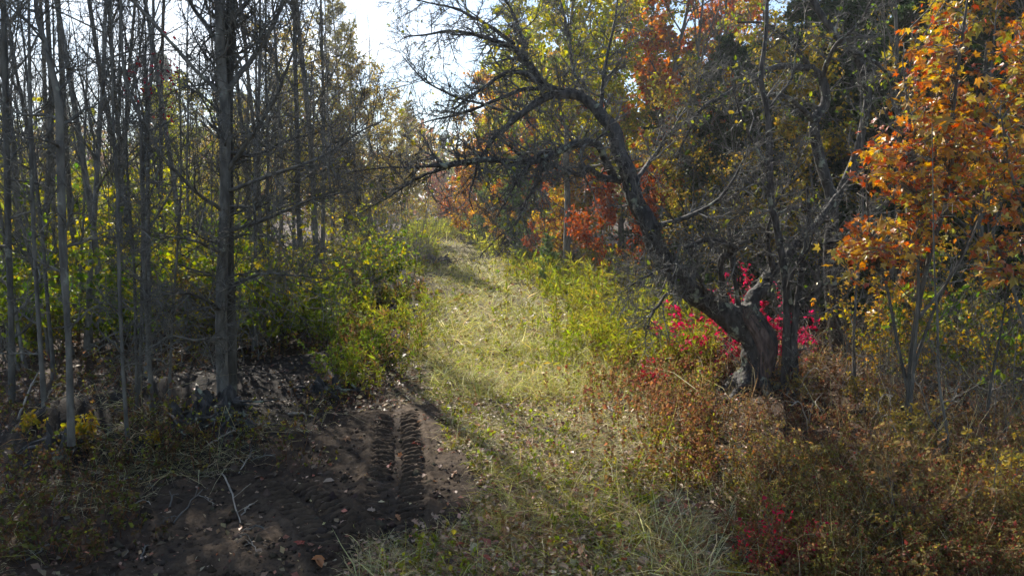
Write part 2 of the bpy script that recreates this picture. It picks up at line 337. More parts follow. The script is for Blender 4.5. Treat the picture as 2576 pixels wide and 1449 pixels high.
def leafy_tree(seed, h, r, cols, nl=5, ls=.085, kind='dia', n1=30, l1=.30, ang=.95, n2=7, n3=4, t0=.25, up1=.06, mat=None, spread=.04, fall=.45, lean=.04):
    g = np.random.default_rng(seed)
    P = walk(np.array([[0, 0, -.15]]), np.array([[g.normal()*lean, g.normal()*lean, 1.]]), np.array([h]), 14, .03, .03, g)
    R = (r*(1-np.linspace(0, 1, 14)*.93))[None]
    b = tubes(P, R, 7)
    A, RA = grow(P, R, n1, t0, .985, l1, ang, 6, .5, .004, .10, up1, g, fall=fall, jit=.3, rmax=.035)
    B, RB = grow(A, RA, n2, .2, 1, .45, .75, 4, .7, .003, .14, .02, g, fall=.4)
    C_, RC = grow(B, RB, n3, .15, 1, .5, .75, 3, .8, .002, .15, 0, g, fall=.3)
    tubes(A, RA, 4, buf=b); tubes(B, RB, 3, buf=b)
    lf = Buf(); leafset(lf, C_, nl, ls, cols, g, kind, spread=spread); leafset(lf, B, max(1, nl//2), ls, cols, g, kind, spread=spread)
    return [('trunk', b.mesh('leafy_trunk', M_BARK, True)), ('crown', lf.mesh('leafy_crown', mat or M_LEAF))]
def shrub(seed, h, n, cols, nl=6, ls=.05, kind='dia', splay=.5, n2=6, n3=3, mat=None, up=.04, wig=.1, rb=.008, up_leaf=.5):
    g = np.random.default_rng(seed)
    p0 = g.standard_normal((n, 3))*.12*h*.5; p0[:, 2] = -.05
    d0 = g.standard_normal((n, 3))*splay; d0[:, 2] = 1
    P = walk(p0, d0, h*g.uniform(.6, 1.1, n), 7, wig, up, g); R = rb*g.uniform(.6, 1.2, n)[:, None]*(1-.8*np.linspace(0, 1, 7))[None]
    A, RA = grow(P, R, n2, .2, 1, .38, .75, 4, .7, .0018, .14, .03, g, fall=.4)
    B, RB = grow(A, RA, n3, .2, 1, .5, .8, 3, .8, .0015, .15, 0, g)
    st = Buf(); tubes(P, R, 4, buf=st); tubes(A, RA, 3, buf=st); tubes(B, RB, 3, buf=st)
    parts = [('stems', st.mesh('shrub_stems', M_TWIG, True))]
    if nl:
        lf = Buf(); leafset(lf, B, nl, ls, cols, g, kind, up=up_leaf); leafset(lf, A, max(1, nl//2), ls, cols, g, kind, up=up_leaf)
        parts.append(('foliage', lf.mesh('shrub_foliage', mat or M_LEAF)))
    return parts
def needles(buf, P, n, ln, cols, g, per=7, wd=.035, fwd=.6):
    b, t = along(P, n, g, .15); b = np.repeat(b, per, 0); t = np.repeat(t, per, 0); M = len(b)
    ax = t*fwd+g.standard_normal((M, 3))*.55; ax[:, 2] += .12
    S = ln*g.uniform(.7, 1.2, M); ax = norm(ax)*S[:, None]; sd_ = norm(np.cross(ax, g.standard_normal((M, 3))))*(S*wd)[:, None]
    V = np.stack([b-sd_, b+sd_, b+ax], 1); F = np.arange(M*3).reshape(-1, 3)
    buf.add(V, F, np.repeat(pal(cols, M, g, .2, pos=b), 3, 0))
def conifer(seed, h, r, cols, whorl=22, per=6, l1=.24, ang=1.35, up=.03, nd=5, ln=.10, wd=.05, t0=.06, n2=9, pern=6, fall=.88):
    g = np.random.default_rng(seed)
    P = walk(np.array([[0, 0, -.15]]), np.array([[0, 0, 1.]]), np.array([h]), 14, .012, .03, g); R = (r*(1-np.linspace(0, 1, 14)*.95))[None]
    A, RA = grow(P, R, whorl*per, t0, .99, l1, ang, 6, .45, .003, .05, up, g, fall=fall, jit=.12, rmax=.02)
    B, RB = grow(A, RA, n2, .15, 1, .34, .75, 4, .6, .002, .08, .0, g, fall=.5)
    b = tubes(P, R, 7); tubes(A, RA, 4, buf=b)
    lf = Buf(); needles(lf, B, nd, ln, cols, g, pern, wd); needles(lf, A, nd, ln, cols, g, pern, wd)
    return [('trunk', b.mesh('conifer_trunk', M_BARK, True)), ('crown', lf.mesh('conifer_crown', M_NEEDLE))]

YG = [(.20, .23, .02), (.28, .28, .03), (.36, .33, .035), (.42, .34, .035), (.15, .19, .02)]
GOLD = [(.55, .36, .04), (.46, .32, .04), (.58, .28, .03), (.40, .29, .04), (.52, .2, .025)]
ORANGE = [(.55, .18, .025), (.5, .12, .02), (.42, .08, .02), (.56, .26, .03), (.36, .13, .03)]
RED = [(.32, .075, .03), (.26, .06, .025), (.38, .11, .03), (.21, .05, .025), (.24, .10, .04)]
CRIMSON = [(.50, .025, .07), (.40, .02, .05), (.52, .05, .08), (.28, .02, .04), (.30, .06, .04), (.22, .10, .05)]
BROWN = [(.20, .11, .05), (.26, .15, .06), (.16, .08, .04), (.24, .10, .04)]
GREEN = [(.09, .15, .02), (.14, .21, .025), (.19, .25, .03), (.24, .27, .035)]
DKGREEN = [(.035, .06, .025), (.045, .08, .03), (.06, .095, .03), (.05, .07, .035)]
PINE = [(.11, .19, .05), (.14, .23, .06), (.18, .25, .07), (.12, .17, .06)]

# ------------------------------------------------------------------ the old leaning apple tree
def cat(pts, k):
    p = np.array(pts, float); p = np.concatenate([[2*p[0]-p[1]], p, [2*p[-1]-p[-2]]]); n = len(p)-3
    t = np.linspace(0, n-1e-6, k); i = t.astype(int); f = (t-i)[:, None]
    a, b, c, d = p[i], p[i+1], p[i+2], p[i+3]
    return .5*(2*b+(c-a)*f+(2*a-5*b+4*c-d)*f**2+(3*b-a-3*c+d)*f**3)
def limb(pts, k):
    """pts: (u, v, distance, width in px) seen on the photograph -> centre line and radii"""
    q = [np.concatenate([pt(u, v, y), [w*y/FPX/2]]) for u, v, y, w in pts]
    c = cat(q, k); return c[:, :3], np.maximum(c[:, 3], .0025)
def fuse(tub, voxel, mat, name, ridge=.012):
    """several tubes grown together into one skin with bark ridges"""
    b = Buf(); s_ = 18; ix = np.arange(s_)
    for P, R in tub:
        n0 = b.n; k = len(P); tubes(P[None], R[None], s_, buf=b, gnarl=.035)
        lo = np.stack([np.zeros(s_-2, int), ix[2:], ix[1:-1]], 1); hi = np.stack([np.zeros(s_-2, int), ix[1:-1], ix[2:]], 1)+(k-1)*s_
        b.f.setdefault(3, []).extend([lo+n0, hi+n0])
    me = b.mesh(name, mat, True); o = bpy.data.objects.new('tmp', me); COL.objects.link(o)
    m = o.modifiers.new('r', 'REMESH'); m.mode = 'VOXEL'; m.voxel_size = voxel; m2 = o.modifiers.new('s', 'SMOOTH'); m2.iterations = 6; m2.factor = .5
    dg = bpy.context.evaluated_depsgraph_get(); me2 = bpy.data.meshes.new_from_object(o.evaluated_get(dg)); bpy.data.objects.remove(o)
    V = np.empty(len(me2.vertices)*3, np.float32); me2.vertices.foreach_get('co', V); V = V.reshape(-1, 3); Nn = np.empty(len(me2.vertices)*3, np.float32); me2.vertices.foreach_get('normal', Nn); Nn = Nn.reshape(-1, 3)
    from mathutils import noise
    d = np.array([1-abs(noise.noise((v[0]*34+v[2]*3, v[1]*34, v[2]*9)))*2+.6*noise.noise((v[0]*9, v[1]*9, v[2]*7)) for v in V.astype(float)])
    V = V+Nn*(ridge*(d-.4))[:, None]; me2.vertices.foreach_set('co', V.ravel().astype(np.float32)); me2.name = name; me2.materials.clear(); me2.materials.append(mat)
    me2.polygons.foreach_set('use_smooth', np.ones(len(me2.polygons), bool)); me2.update(); return me2
def fork_tree(name, trunks, limbs, loc, label, seed, nA=7, nB=6, nC=5, leaf=None, LA=.55, LB=.28, LC=.09, upA=.02, mat=M_APPLE, tmat=M_APTWIG, sides=14, group=None, cat_='tree', gn=.05, fused=False):
    g = np.random.default_rng(seed); e = empty(name, loc); tag(e, label, cat_, group); o = np.array(loc)
    allP, allR = [], []; tr = None
    if fused:
        tub = [limb(p_, 34) for p_ in trunks]; tr = mobj('trunk', fuse([(P-o, R) for P, R in tub]+[(cat([[0, 0, .28], [.12*cx, .12*sx, .12], [.34*cx, .34*sx, -.03], [.62*cx, .62*sx, -.14]], 16), np.linspace(.10, .035, 16)) for cx, sx in [(math.cos(a_), math.sin(a_)) for a_ in (-2.4, -1.3, -.3, .9, 2.2, 3.3)]], .017, mat, name+'_trunk'), e)
    for j, pts in enumerate(trunks+limbs):
        big = j < len(trunks); P, R = limb(pts, 34 if big else 26); P = P-o
        if not big: P[1:] += np.cumsum(g.standard_normal((25, 3))*.004, 0)
        if big: R = R*1
        if not (big and fused):
          me = tubes(P[None], R[None], sides if big else 9, gnarl=gn if big else gn*.8).mesh(name+'_limb', mat, True)
          ob = mobj('trunk' if big else 'limb', me, e); tr = tr or ob
        allP.append(cat(P, 26)); allR.append(np.interp(np.linspace(0, 1, 26), np.linspace(0, 1, len(R)), R))
    LP, LR = np.array(allP), np.array(allR); ln = np.linalg.norm(np.diff(LP, axis=1), axis=2).sum(1)
    cnt = np.maximum(3, (ln*nA).astype(int)); thin = np.array([0]*len(trunks)+[1]*len(limbs)); cnt = np.where(thin, cnt, (cnt*.5).astype(int))
    A, RA = grow(LP, LR, cnt, .12, 1, LA, 1.0, 8, .5, .003, .16, upA, g, fall=.45, jit=.3, absL=True, rmax=.014)
    B, RB = grow(A, RA, nB, .1, 1, LB, .85, 4, .75, .0025, .2, .02, g, fall=.3, absL=True)
    C_, RC = grow(B, RB, nC, .1, 1, LC, .95, 2, .9, .002, .2, .05, g, fall=.2, absL=True)
    S2, RS2 = grow(A, RA, nC, .1, 1, LC, 1.0, 2, .9, .0022, .2, .05, g, fall=.2, absL=True)
    t = Buf(); tubes(A, RA, 5, buf=t); tubes(B, RB, 3, buf=t); tubes(C_, RC, 3, buf=t); tubes(S2, RS2, 3, buf=t)
    mobj('twigs', t.mesh(name+'_twigs', tmat, True), e)
    if leaf:
        cols, n, ls = leaf; lf = Buf(); pick = g.random(len(C_)) < n; leafset(lf, C_[pick], 2, ls, cols, g, 'oval'); mobj('foliage', lf.mesh(name+'_leaves', M_GLOSSY), e)
    return e, tr
AY = 8.1; base = gp(1893, 975); AY = base[1]
ap_tr = [
 [(1893, 1010, AY, 110.4), (1896, 975, AY, 92), (1904, 925, AY, 82.8), (1912, 875, AY, 90.2), (1896, 832, AY, 82.8), (1874, 795, AY, 73.6), (1866, 765, AY, 53.4)],
 [(1876, 836, AY, 68.1), (1832, 795, AY-.02, 62.6), (1785, 764, AY-.08, 53.4), (1738, 738, AY-.16, 49.7), (1700, 690, AY-.24, 46), (1652, 628, AY-.33, 46), (1634, 566, AY-.36, 44.2), (1598, 505, AY-.32, 42.3), (1582, 440, AY-.26, 39.6), (1556, 380, AY-.2, 36.8), (1546, 330, AY-.15, 35), (1512, 290, AY-.1, 30.4), (1476, 252, AY-.05, 24.8), (1440, 238, AY, 21.2)],
 [(1885, 805, AY, 46), (1893, 752, AY+.05, 38.6), (1918, 724, AY+.1, 35), (1938, 690, AY+.2, 32.2), (1970, 662, AY+.3, 27.6), (1998, 618, AY+.45, 23), (2055, 565, AY+.6, 18.4), (2098, 500, AY+.7, 12), (2140, 450, AY+.8, 6.4)]]
y = AY
ap_lb = [
 [(1450, 240, y, 23.5), (1421, 238, y-.05, 21.8), (1386, 239, y-.12, 21), (1346, 260, y-.2, 18.5), (1321, 278, y-.25, 16.8), (1286, 310, y-.3, 14.3), (1254, 339, y-.35, 12.6), (1229, 374, y-.4, 10.1), (1208, 405, y-.42, 5.9)],
 [(1471, 250, y-.05, 21.8), (1443, 230, y+.05, 20.2), (1403, 222, y+.1, 18.5), (1368, 205, y+.15, 18.5), (1348, 172, y+.2, 16.8), (1323, 145, y+.2, 15.1), (1293, 112, y+.2, 13.4), (1239, 94, y+.2, 10.9), (1179, 75, y+.2, 8.4), (1119, 70, y+.15, 6.7), (1069, 80, y+.1, 5), (1010, 90, y, 2.5)],
 [(1293, 112, y+.2, 11.8), (1240, 70, y+.3, 9.2), (1190, 42, y+.4, 7.6), (1130, 20, y+.5, 5), (1060, 5, y+.5, 3.4), (1000, -10, y+.5, 2.5)],
 [(1323, 145, y+.2, 10.1), (1310, 90, y+.4, 8.4), (1290, 40, y+.6, 6.7), (1260, -20, y+.8, 4.2)],
 [(1368, 210, y+.1, 13.4), (1300, 182, y, 10.9), (1257, 196, y-.1, 9.2), (1215, 225, y-.2, 7.6), (1176, 250, y-.3, 5.9), (1144, 275, y-.35, 3.4)],
 [(1390, 222, y+.05, 11.8), (1318, 226, y-.05, 10.1), (1265, 246, y-.2, 8.4), (1172, 284, y-.4, 6.7), (1115, 300, y-.5, 5), (1055, 316, y-.6, 2.5)],
 [(1265, 280, y-.3, 7.6), (1215, 264, y-.4, 6.7), (1165, 257, y-.45, 5.9), (1122, 239, y-.5, 5), (1080, 221, y-.5, 4.2), (1055, 196, y-.5, 3.4), (1016, 147, y-.5, 2.5)],
 [(1545, 445, y-.25, 21.8), (1532, 425, y-.28, 20.2), (1514, 385, y-.35, 18.5), (1494, 358, y-.45, 20.2), (1443, 363, y-.6, 20.2), (1407, 381, y-.7, 18.5), (1371, 403, y-.8, 17.6), (1332, 410, y-.85, 16.8), (1282, 410, y-.9, 14.3), (1240, 404, y-.95, 13.4), (1208, 406, y-1., 14.3), (1172, 410, y-1.05, 15.1), (1133, 420, y-1.1, 15.1), (1098, 420, y-1.15, 10.1), (1051, 426, y-1.2, 6.7), (991, 424, y-1.2, 5), (930, 430, y-1.2, 3.4), (880, 434, y-1.2, 2.5)],
 [(1560, 455, y-.25, 18.5), (1525, 447, y-.35, 16.8), (1500, 438, y-.45, 15.1), (1475, 424, y-.55, 13.4), (1453, 441, y-.6, 13.4), (1418, 435, y-.7, 11.8), (1382, 420, y-.75, 11.8), (1360, 408, y-.8, 8.4)],
 [(1389, 376, y-.75, 11.8), (1364, 381, y-.8, 10.9), (1339, 396, y-.85, 10.9), (1300, 378, y-.9, 7.6), (1275, 360, y-.95, 5), (1255, 345, y-.95, 2.5)],
 [(1339, 410, y-.85, 8.4), (1307, 442, y-.95, 8.4), (1282, 488, y-1.05, 6.7), (1265, 531, y-1.1, 4.2), (1245, 560, y-1.1, 2.5)],
 [(1371, 415, y-.8, 7.6), (1346, 470, y-.9, 7.6), (1321, 516, y-1., 6.7), (1297, 563, y-1.05, 5), (1262, 590, y-1.1, 3.4), (1215, 640, y-1.1, 2.5)],
 [(1122, 424, y-1.1, 8.4), (1051, 446, y-1.2, 6.7), (1012, 471, y-1.25, 5.9), (966, 506, y-1.3, 4.2), (900, 545, y-1.35, 2.5)],
 [(1200, 408, y-1., 5.9), (1193, 450, y-1.05, 5), (1180, 500, y-1.1, 3.4), (1190, 540, y-1.1, 2.5)],
 [(1513, 285, y-.1, 12.6), (1517, 236, y, 10.9), (1522, 170, y+.1, 8.4), (1540, 80, y+.2, 6.7), (1550, 0, y+.3, 5), (1560, -60, y+.4, 3.4)],
 [(1471, 250, y-.05, 10.1), (1440, 170, y+.3, 7.6), (1430, 90, y+.5, 5.9), (1410, 0, y+.7, 4.2), (1400, -60, y+.8, 2.5)],
 [(1630, 575, y-.35, 16.8), (1720, 545, y-.6, 11.8), (1800, 500, y-.8, 8.4), (1850, 430, y-.9, 5.9), (1880, 360, y-.9, 3.4)],
 [(1585, 470, y-.3, 13.4), (1640, 400, y+.2, 10.1), (1690, 330, y+.5, 7.6), (1740, 250, y+.7, 5), (1780, 180, y+.8, 3.4)],
 [(1830, 790, y, 15.1), (1812, 666, y-.3, 16.8), (1830, 642, y-.32, 16), (1846, 628, y-.35, 15.1), (1795, 604, y-.45, 14.3), (1755, 612, y-.5, 12.6), (1720, 628, y-.55, 8.4)],
 [(1790, 765, y-.1, 13.4), (1750, 690, y-.5, 10.1), (1690, 680, y-.8, 7.6), (1620, 700, y-1., 5), (1560, 740, y-1.1, 2.5)],
 [(1725, 720, y-.2, 11.8), (1680, 740, y-.5, 8.4), (1640, 790, y-.7, 5.9), (1625, 850, y-.8, 3.4)],
 [(1860, 780, y, 13.4), (1850, 700, y-.1, 10.9), (1838, 600, y-.1, 8.4), (1850, 520, y, 5.9), (1870, 450, y+.1, 3.4)],
 [(1942, 693, y+.2, 11.8), (1930, 600, y, 9.2), (1950, 520, y-.1, 6.7), (1990, 450, y-.2, 4.2), (2010, 400, y-.2, 2.5)],
 [(2000, 620, y+.45, 11.8), (2080, 610, y+.2, 8.4), (2150, 590, y, 5.9), (2200, 540, y, 3.4)]]
apple, aptr = fork_tree('apple_tree', ap_tr, ap_lb, (base[0], base[1], base[2]), 'old leaning apple tree with bare lichen-covered limbs and a scarred trunk', 5, nA=15, nB=8, nC=5, leaf=(YG, .012, .045), LA=.48, LB=.21, LC=.06, fused=True)
# scar of bare wood along the trunk, proud of the bark by a few millimetres
def scar(pts, k=48, s=17, span=1.0):
    P, R = limb(pts, k); b = np.array([base[0], base[1], base[2]]); V = np.empty((k, s, 3))
    for i in range(k):
        for j in range(s):
            a = (j/(s-1)-.5)*2*span*(.35+.65*math.sin(math.pi*(i+.5)/k)**.5)
            rr = R[i]*(1.05 if 0 < j < s-1 else .9)*(1+.022*math.sin(i*.5+j*2.3)+.03*math.sin(j*1.9+i*.12)-.05*math.exp(-((j-s*.55-1.5*math.sin(i*.2))/1.2)**2))
            V[i, j] = P[i]-b+rr*np.array([math.sin(a), -math.cos(a), 0])
    idx = np.arange(k*s).reshape(k, s); F = np.stack([idx[:-1, :-1], idx[:-1, 1:], idx[1:, 1:], idx[1:, :-1]], -1).reshape(-1, 4)
    return Buf().add(V, F).mesh('exposed_wood', M_WOOD, True)
sc = mobj('exposed_wood', scar([(1908, 958, AY, 86), (1912, 920, AY, 84), (1916, 875, AY, 91), (1898, 832, AY, 86), (1876, 798, AY, 78), (1868, 770, AY, 58)], span=.6), aptr)
sc['label'] = 'pinkish brown scar of bare wood on the trunk'

# second apple and the trees close to it
b2 = gp(2112, 905); y2 = b2[1]
fork_tree('apple_tree', [[(2112, 940, y2, 40), (2112, 900, y2, 36), (2092, 760, y2, 32), (2085, 640, y2, 30), (2096, 520, y2, 28), (2062, 400, y2, 26), (2047, 310, y2, 26), (2077, 260, y2, 24), (2067, 200, y2, 22), (2037, 170, y2, 17)]],
 [[(2045, 172, y2, 17), (1957, 168, y2-.2, 15), (1892, 200, y2-.4, 13), (1842, 230, y2-.5, 11), (1767, 275, y2-.6, 9), (1725, 340, y2-.7, 5), (1700, 400, y2-.7, 3)],
  [(2096, 520, y2, 22), (2150, 400, y2, 20), (2180, 260, y2, 20), (2167, 175, y2, 20), (2132, 125, y2, 18), (2087, 70, y2, 17), (2042, 0, y2, 15), (2000, -80, y2, 10)],
  [(2050, 310, y2, 15), (1990, 250, y2-.4, 11), (1930, 240, y2-.7, 8), (1870, 270, y2-.9, 5)],
  [(2080, 640, y2, 16), (2150, 560, y2-.3, 12), (2230, 520, y2-.5, 9), (2300, 460, y2-.6, 5)],
  [(2092, 560, y2, 14), (2020, 520, y2-.4, 10), (1960, 540, y2-.6, 7), (1900, 580, y2-.8, 4)],
  [(2067, 200, y2, 13), (2100, 120, y2-.4, 10), (2160, 60, y2-.6, 7), (2200, -20, y2-.8, 4)],
  [(2037, 170, y2, 12), (1980, 100, y2-.2, 9), (1920, 60, y2-.3, 7), (1850, 60, y2-.4, 4)],
  [(2132, 125, y2, 12), (2200, 160, y2-.3, 9), (2260, 230, y2-.4, 6), (2300, 300, y2-.5, 4)]],
 tuple(b2), 'second apple tree, dark arching limbs hung with lichen, behind the orange maple', 8, nA=10, nB=6, nC=4, leaf=(YG+GREEN, .13, .045), LA=.45, LB=.22, LC=.06)
b3 = gp(1973, 990); y3 = b3[1]
fork_tree('slim_tree', [[(1972, 1015, y3, 50), (1974, 992, y3, 34), (1975, 960, y3, 24), (1978, 850, y3, 20.8), (1975, 700, y3, 19.2), (1952, 560, y3, 17.6), (1938, 494, y3, 16.8), (1932, 300, y3, 14.4), (1914, 200, y3, 12.8), (1926, 100, y3, 10.4), (1930, 0, y3, 8), (1935, -120, y3, 4)]],
 [[(1935, 430, y3, 8), (1880, 330, y3-.2, 6.4), (1850, 240, y3-.3, 4), (1840, 150, y3-.3, 2.4)], [(1930, 280, y3, 7.2), (1990, 200, y3+.2, 5.6), (2010, 100, y3+.2, 3.2)], [(1975, 700, y3, 7.2), (2030, 640, y3-.3, 5.6), (2060, 560, y3-.4, 3.2)]],
 tuple(b3), 'slim grey trunk rising close behind the scarred apple trunk', 9, nA=8, nB=5, nC=4, sides=10, LA=.4, LB=.2, LC=.06, leaf=(YG, .05, .045))
b4 = gp(2001, 990); y4 = b4[1]
fork_tree('slim_tree', [[(2003, 1015, y4, 34), (2001, 995, y4, 24), (2000, 960, y4, 20), (1997, 850, y4, 19), (2006, 760, y4, 17), (2020, 660, y4, 14), (2035, 560, y4, 10), (2030, 460, y4, 6)]],
 [[(2000, 800, y4, 10), (1985, 720, y4-.1, 9), (2015, 640, y4-.2, 7), (2030, 560, y4-.2, 4)], [(2004, 780, y4, 8), (2060, 730, y4-.2, 6), (2110, 690, y4-.3, 4)]],
 tuple(b4), 'thin dark trunk with a pale forked branch beside the slim grey trunk', 10, nA=7, nB=5, nC=4, sides=9, LA=.35, LB=.18, LC=.06)

# ------------------------------------------------------------------ right: the orange maple saplings with real leaves
def maple(name, stems, loc, label, seed, boxes, nleaf, nobj=300, ls=.062):
    """stems traced as polylines; leaf-bearing shoots reach into the given foliage boxes (u0,v0,u1,v1,y0,y1)"""
    g = np.random.default_rng(seed); e = empty(name, loc); tag(e, label, 'maple sapling'); o = np.array(loc); LP = []
    for s in stems:
        P, R = limb(s, 24); P = P-o; mobj('stem', tubes(P[None], R[None], 7).mesh(name+'_stem', M_BARK, True), e); LP.append(P)
    pool = np.concatenate(LP); tips = []
    sh = []; tot = sum(b[6] for b in boxes)
    for b in boxes:
        n = int(nleaf*b[6]/tot/6)
        for _ in range(n):
            u_ = g.uniform(b[0], b[2]); v_ = g.uniform(b[1], b[3]); v_ = round(v_/62)*62+g.normal(0, 10)+(u_-2350)*-.05; q = pt(u_, v_, g.uniform(b[4], b[5]))-o; tips.append(q)
    tips = np.array(tips)
    below = pool[None]-tips[:, None]; dist = np.linalg.norm(below, axis=2)+2.5*np.maximum(below[..., 2], -.1); root = pool[np.argmin(dist, 1)]
    t_ = np.linspace(0, 1, 6)[None, :, None]; Pm = root[:, None]*(1-t_)+tips[:, None]*t_; Pm[:, 1:-1] += g.standard_normal((len(tips), 4, 3))*.03; Pm[:, :, 2] += .10*np.sin(t_[..., 0]*math.pi)*np.linalg.norm(tips-root, axis=1)[:, None]
    Rm = np.linspace(.0055, .0018, 6)[None].repeat(len(tips), 0)
    tw = Buf(); tubes(Pm, Rm, 4, buf=tw); mobj('shoots', tw.mesh(name+'_shoots', M_TWIG, True), e)
    bb, tt = along(Pm, 6, g, .55); M = len(bb); bb = bb+g.standard_normal((M, 3))*np.array([.05, .05, .03])
    ax = tt*.6+g.standard_normal((M, 3))*.7; ax[:, 2] -= .45; nr = g.standard_normal((M, 3))*.5; nr[:, 2] += 1.; nr[:, 1] -= .1
    sz = ls*np.exp(.33*g.standard_normal(M))
    order = np.argsort((bb+o)[:, 1]-sz*20); a = order[:nobj]; r = order[nobj:]
    lf = Buf(); leaves(lf, bb[r], ax[r], nr[r], sz[r], pal([(.52, .32, .04), (.52, .20, .03), (.44, .10, .02), (.58, .38, .06), (.40, .07, .02), (.32, .30, .04)], len(r), g, .2, pos=bb[r]*1.7), 'maple')
    mobj('leaf_mass', lf.mesh(name+'_mass', M_GLOSSY), e, kind='stuff')
    tv, tf = LEAF['maple']; mes = []
    for cu, tw_ in ((-.2, .1), (.35, -.2), (-.5, .3), (.1, .45)):
        q = tv.copy(); q[:, 2] += cu*(q[:, 0]-.3)**2+tw_*q[:, 1]*(q[:, 0]-.3)+.5*abs(cu)*np.abs(q[:, 1])*(1 if cu > 0 else -1); q[:, 1] *= 1-.35*abs(cu); mes.append(Buf().add(q, np.array(tf)).mesh('maple_leaf', M_MAPLE))
    from mathutils import Matrix
    axn = norm(ax); sd2 = norm(np.cross(nr, axn)); nn = np.cross(axn, sd2)
    for i in a:
        ob = mobj('leaf', mes[i % 4], e); s = sz[i]
        ob.matrix_local = Matrix(((axn[i, 0]*s, sd2[i, 0]*s, nn[i, 0]*s, bb[i, 0]), (axn[i, 1]*s, sd2[i, 1]*s, nn[i, 1]*s, bb[i, 1]), (axn[i, 2]*s, sd2[i, 2]*s, nn[i, 2]*s, bb[i, 2]), (0, 0, 0, 1)))
    return e
bm = gp(2288, 1120); ym = bm[1]
maple('maple_sapling', [
  [(2288, 1130, ym, 15), (2285, 1000, ym, 14), (2305, 800, ym, 13), (2340, 640, ym, 12), (2385, 480, ym, 11), (2395, 300, ym, 9), (2420, 100, ym, 7), (2440, -40, ym, 4)],
  [(2286, 1060, ym, 10), (2300, 900, ym-.05, 9), (2310, 700, ym-.1, 8), (2305, 500, ym-.1, 7), (2290, 330, ym-.1, 5), (2270, 150, ym-.1, 3)],
  [(2288, 1000, ym, 10), (2255, 850, ym+.1, 8), (2230, 720, ym+.15, 7), (2190, 600, ym+.2, 5), (2180, 480, ym+.2, 3)],
  [(2290, 950, ym, 9), (2350, 780, ym-.1, 7), (2420, 640, ym-.2, 5), (2470, 520, ym-.2, 3)],
  [(2310, 800, ym, 9), (2390, 700, ym+.2, 7), (2460, 560, ym+.3, 5), (2500, 400, ym+.3, 4), (2520, 250, ym+.3, 3)]],
  tuple(bm), 'many-stemmed maple sapling with orange and yellow lobed leaves before dark evergreens', 21,
  [(2160, 320, 2320, 450, ym-.3, ym+.6, 2.), (2270, 80, 2400, 330, ym-.2, ym+.5, 1.8), (2300, 280, 2440, 450, ym-.4, ym+.5, 2.), (2260, 420, 2420, 530, ym-.3, ym+.5, 1.6), (2430, 340, 2576, 480, ym-.3, ym+.6, 1.8), (2150, 575, 2330, 630, ym-.4, ym+.5, 2.2), (2090, 618, 2200, 655, ym-.3, ym+.3, .8), (2290, 500, 2360, 590, ym-.2, ym+.4, .8), (2330, 20, 2470, 120, ym, ym+.5, .5)], 3000)
bm2 = gp(2600, 1150); ym2 = bm2[1]-.1
maple('maple_sapling', [
  [(2610, 1190, ym2, 14), (2600, 900, ym2, 12), (2590, 600, ym2, 10), (2600, 300, ym2, 7), (2590, 60, ym2, 4)],
  [(2600, 900, ym2, 9), (2540, 700, ym2-.1, 7), (2500, 600, ym2-.2, 4)], [(2595, 600, ym2, 8), (2540, 420, ym2-.1, 6), (2520, 300, ym2-.2, 4)]],
  tuple(bm2), 'maple sapling of large yellow and pale lobed leaves crowding beside the many-stemmed one', 23,
  [(2500, 160, 2660, 330, ym2-.3, ym2+.4, 1.6), (2480, 60, 2640, 200, ym2-.2, ym2+.4, .8), (2520, 300, 2660, 480, ym2-.3, ym2+.4, 1.3), (2430, 600, 2640, 720, ym2-.4, ym2+.4, 1.7), (2480, 480, 2640, 620, ym2-.3, ym2+.4, 1.2)], 1000, 200)

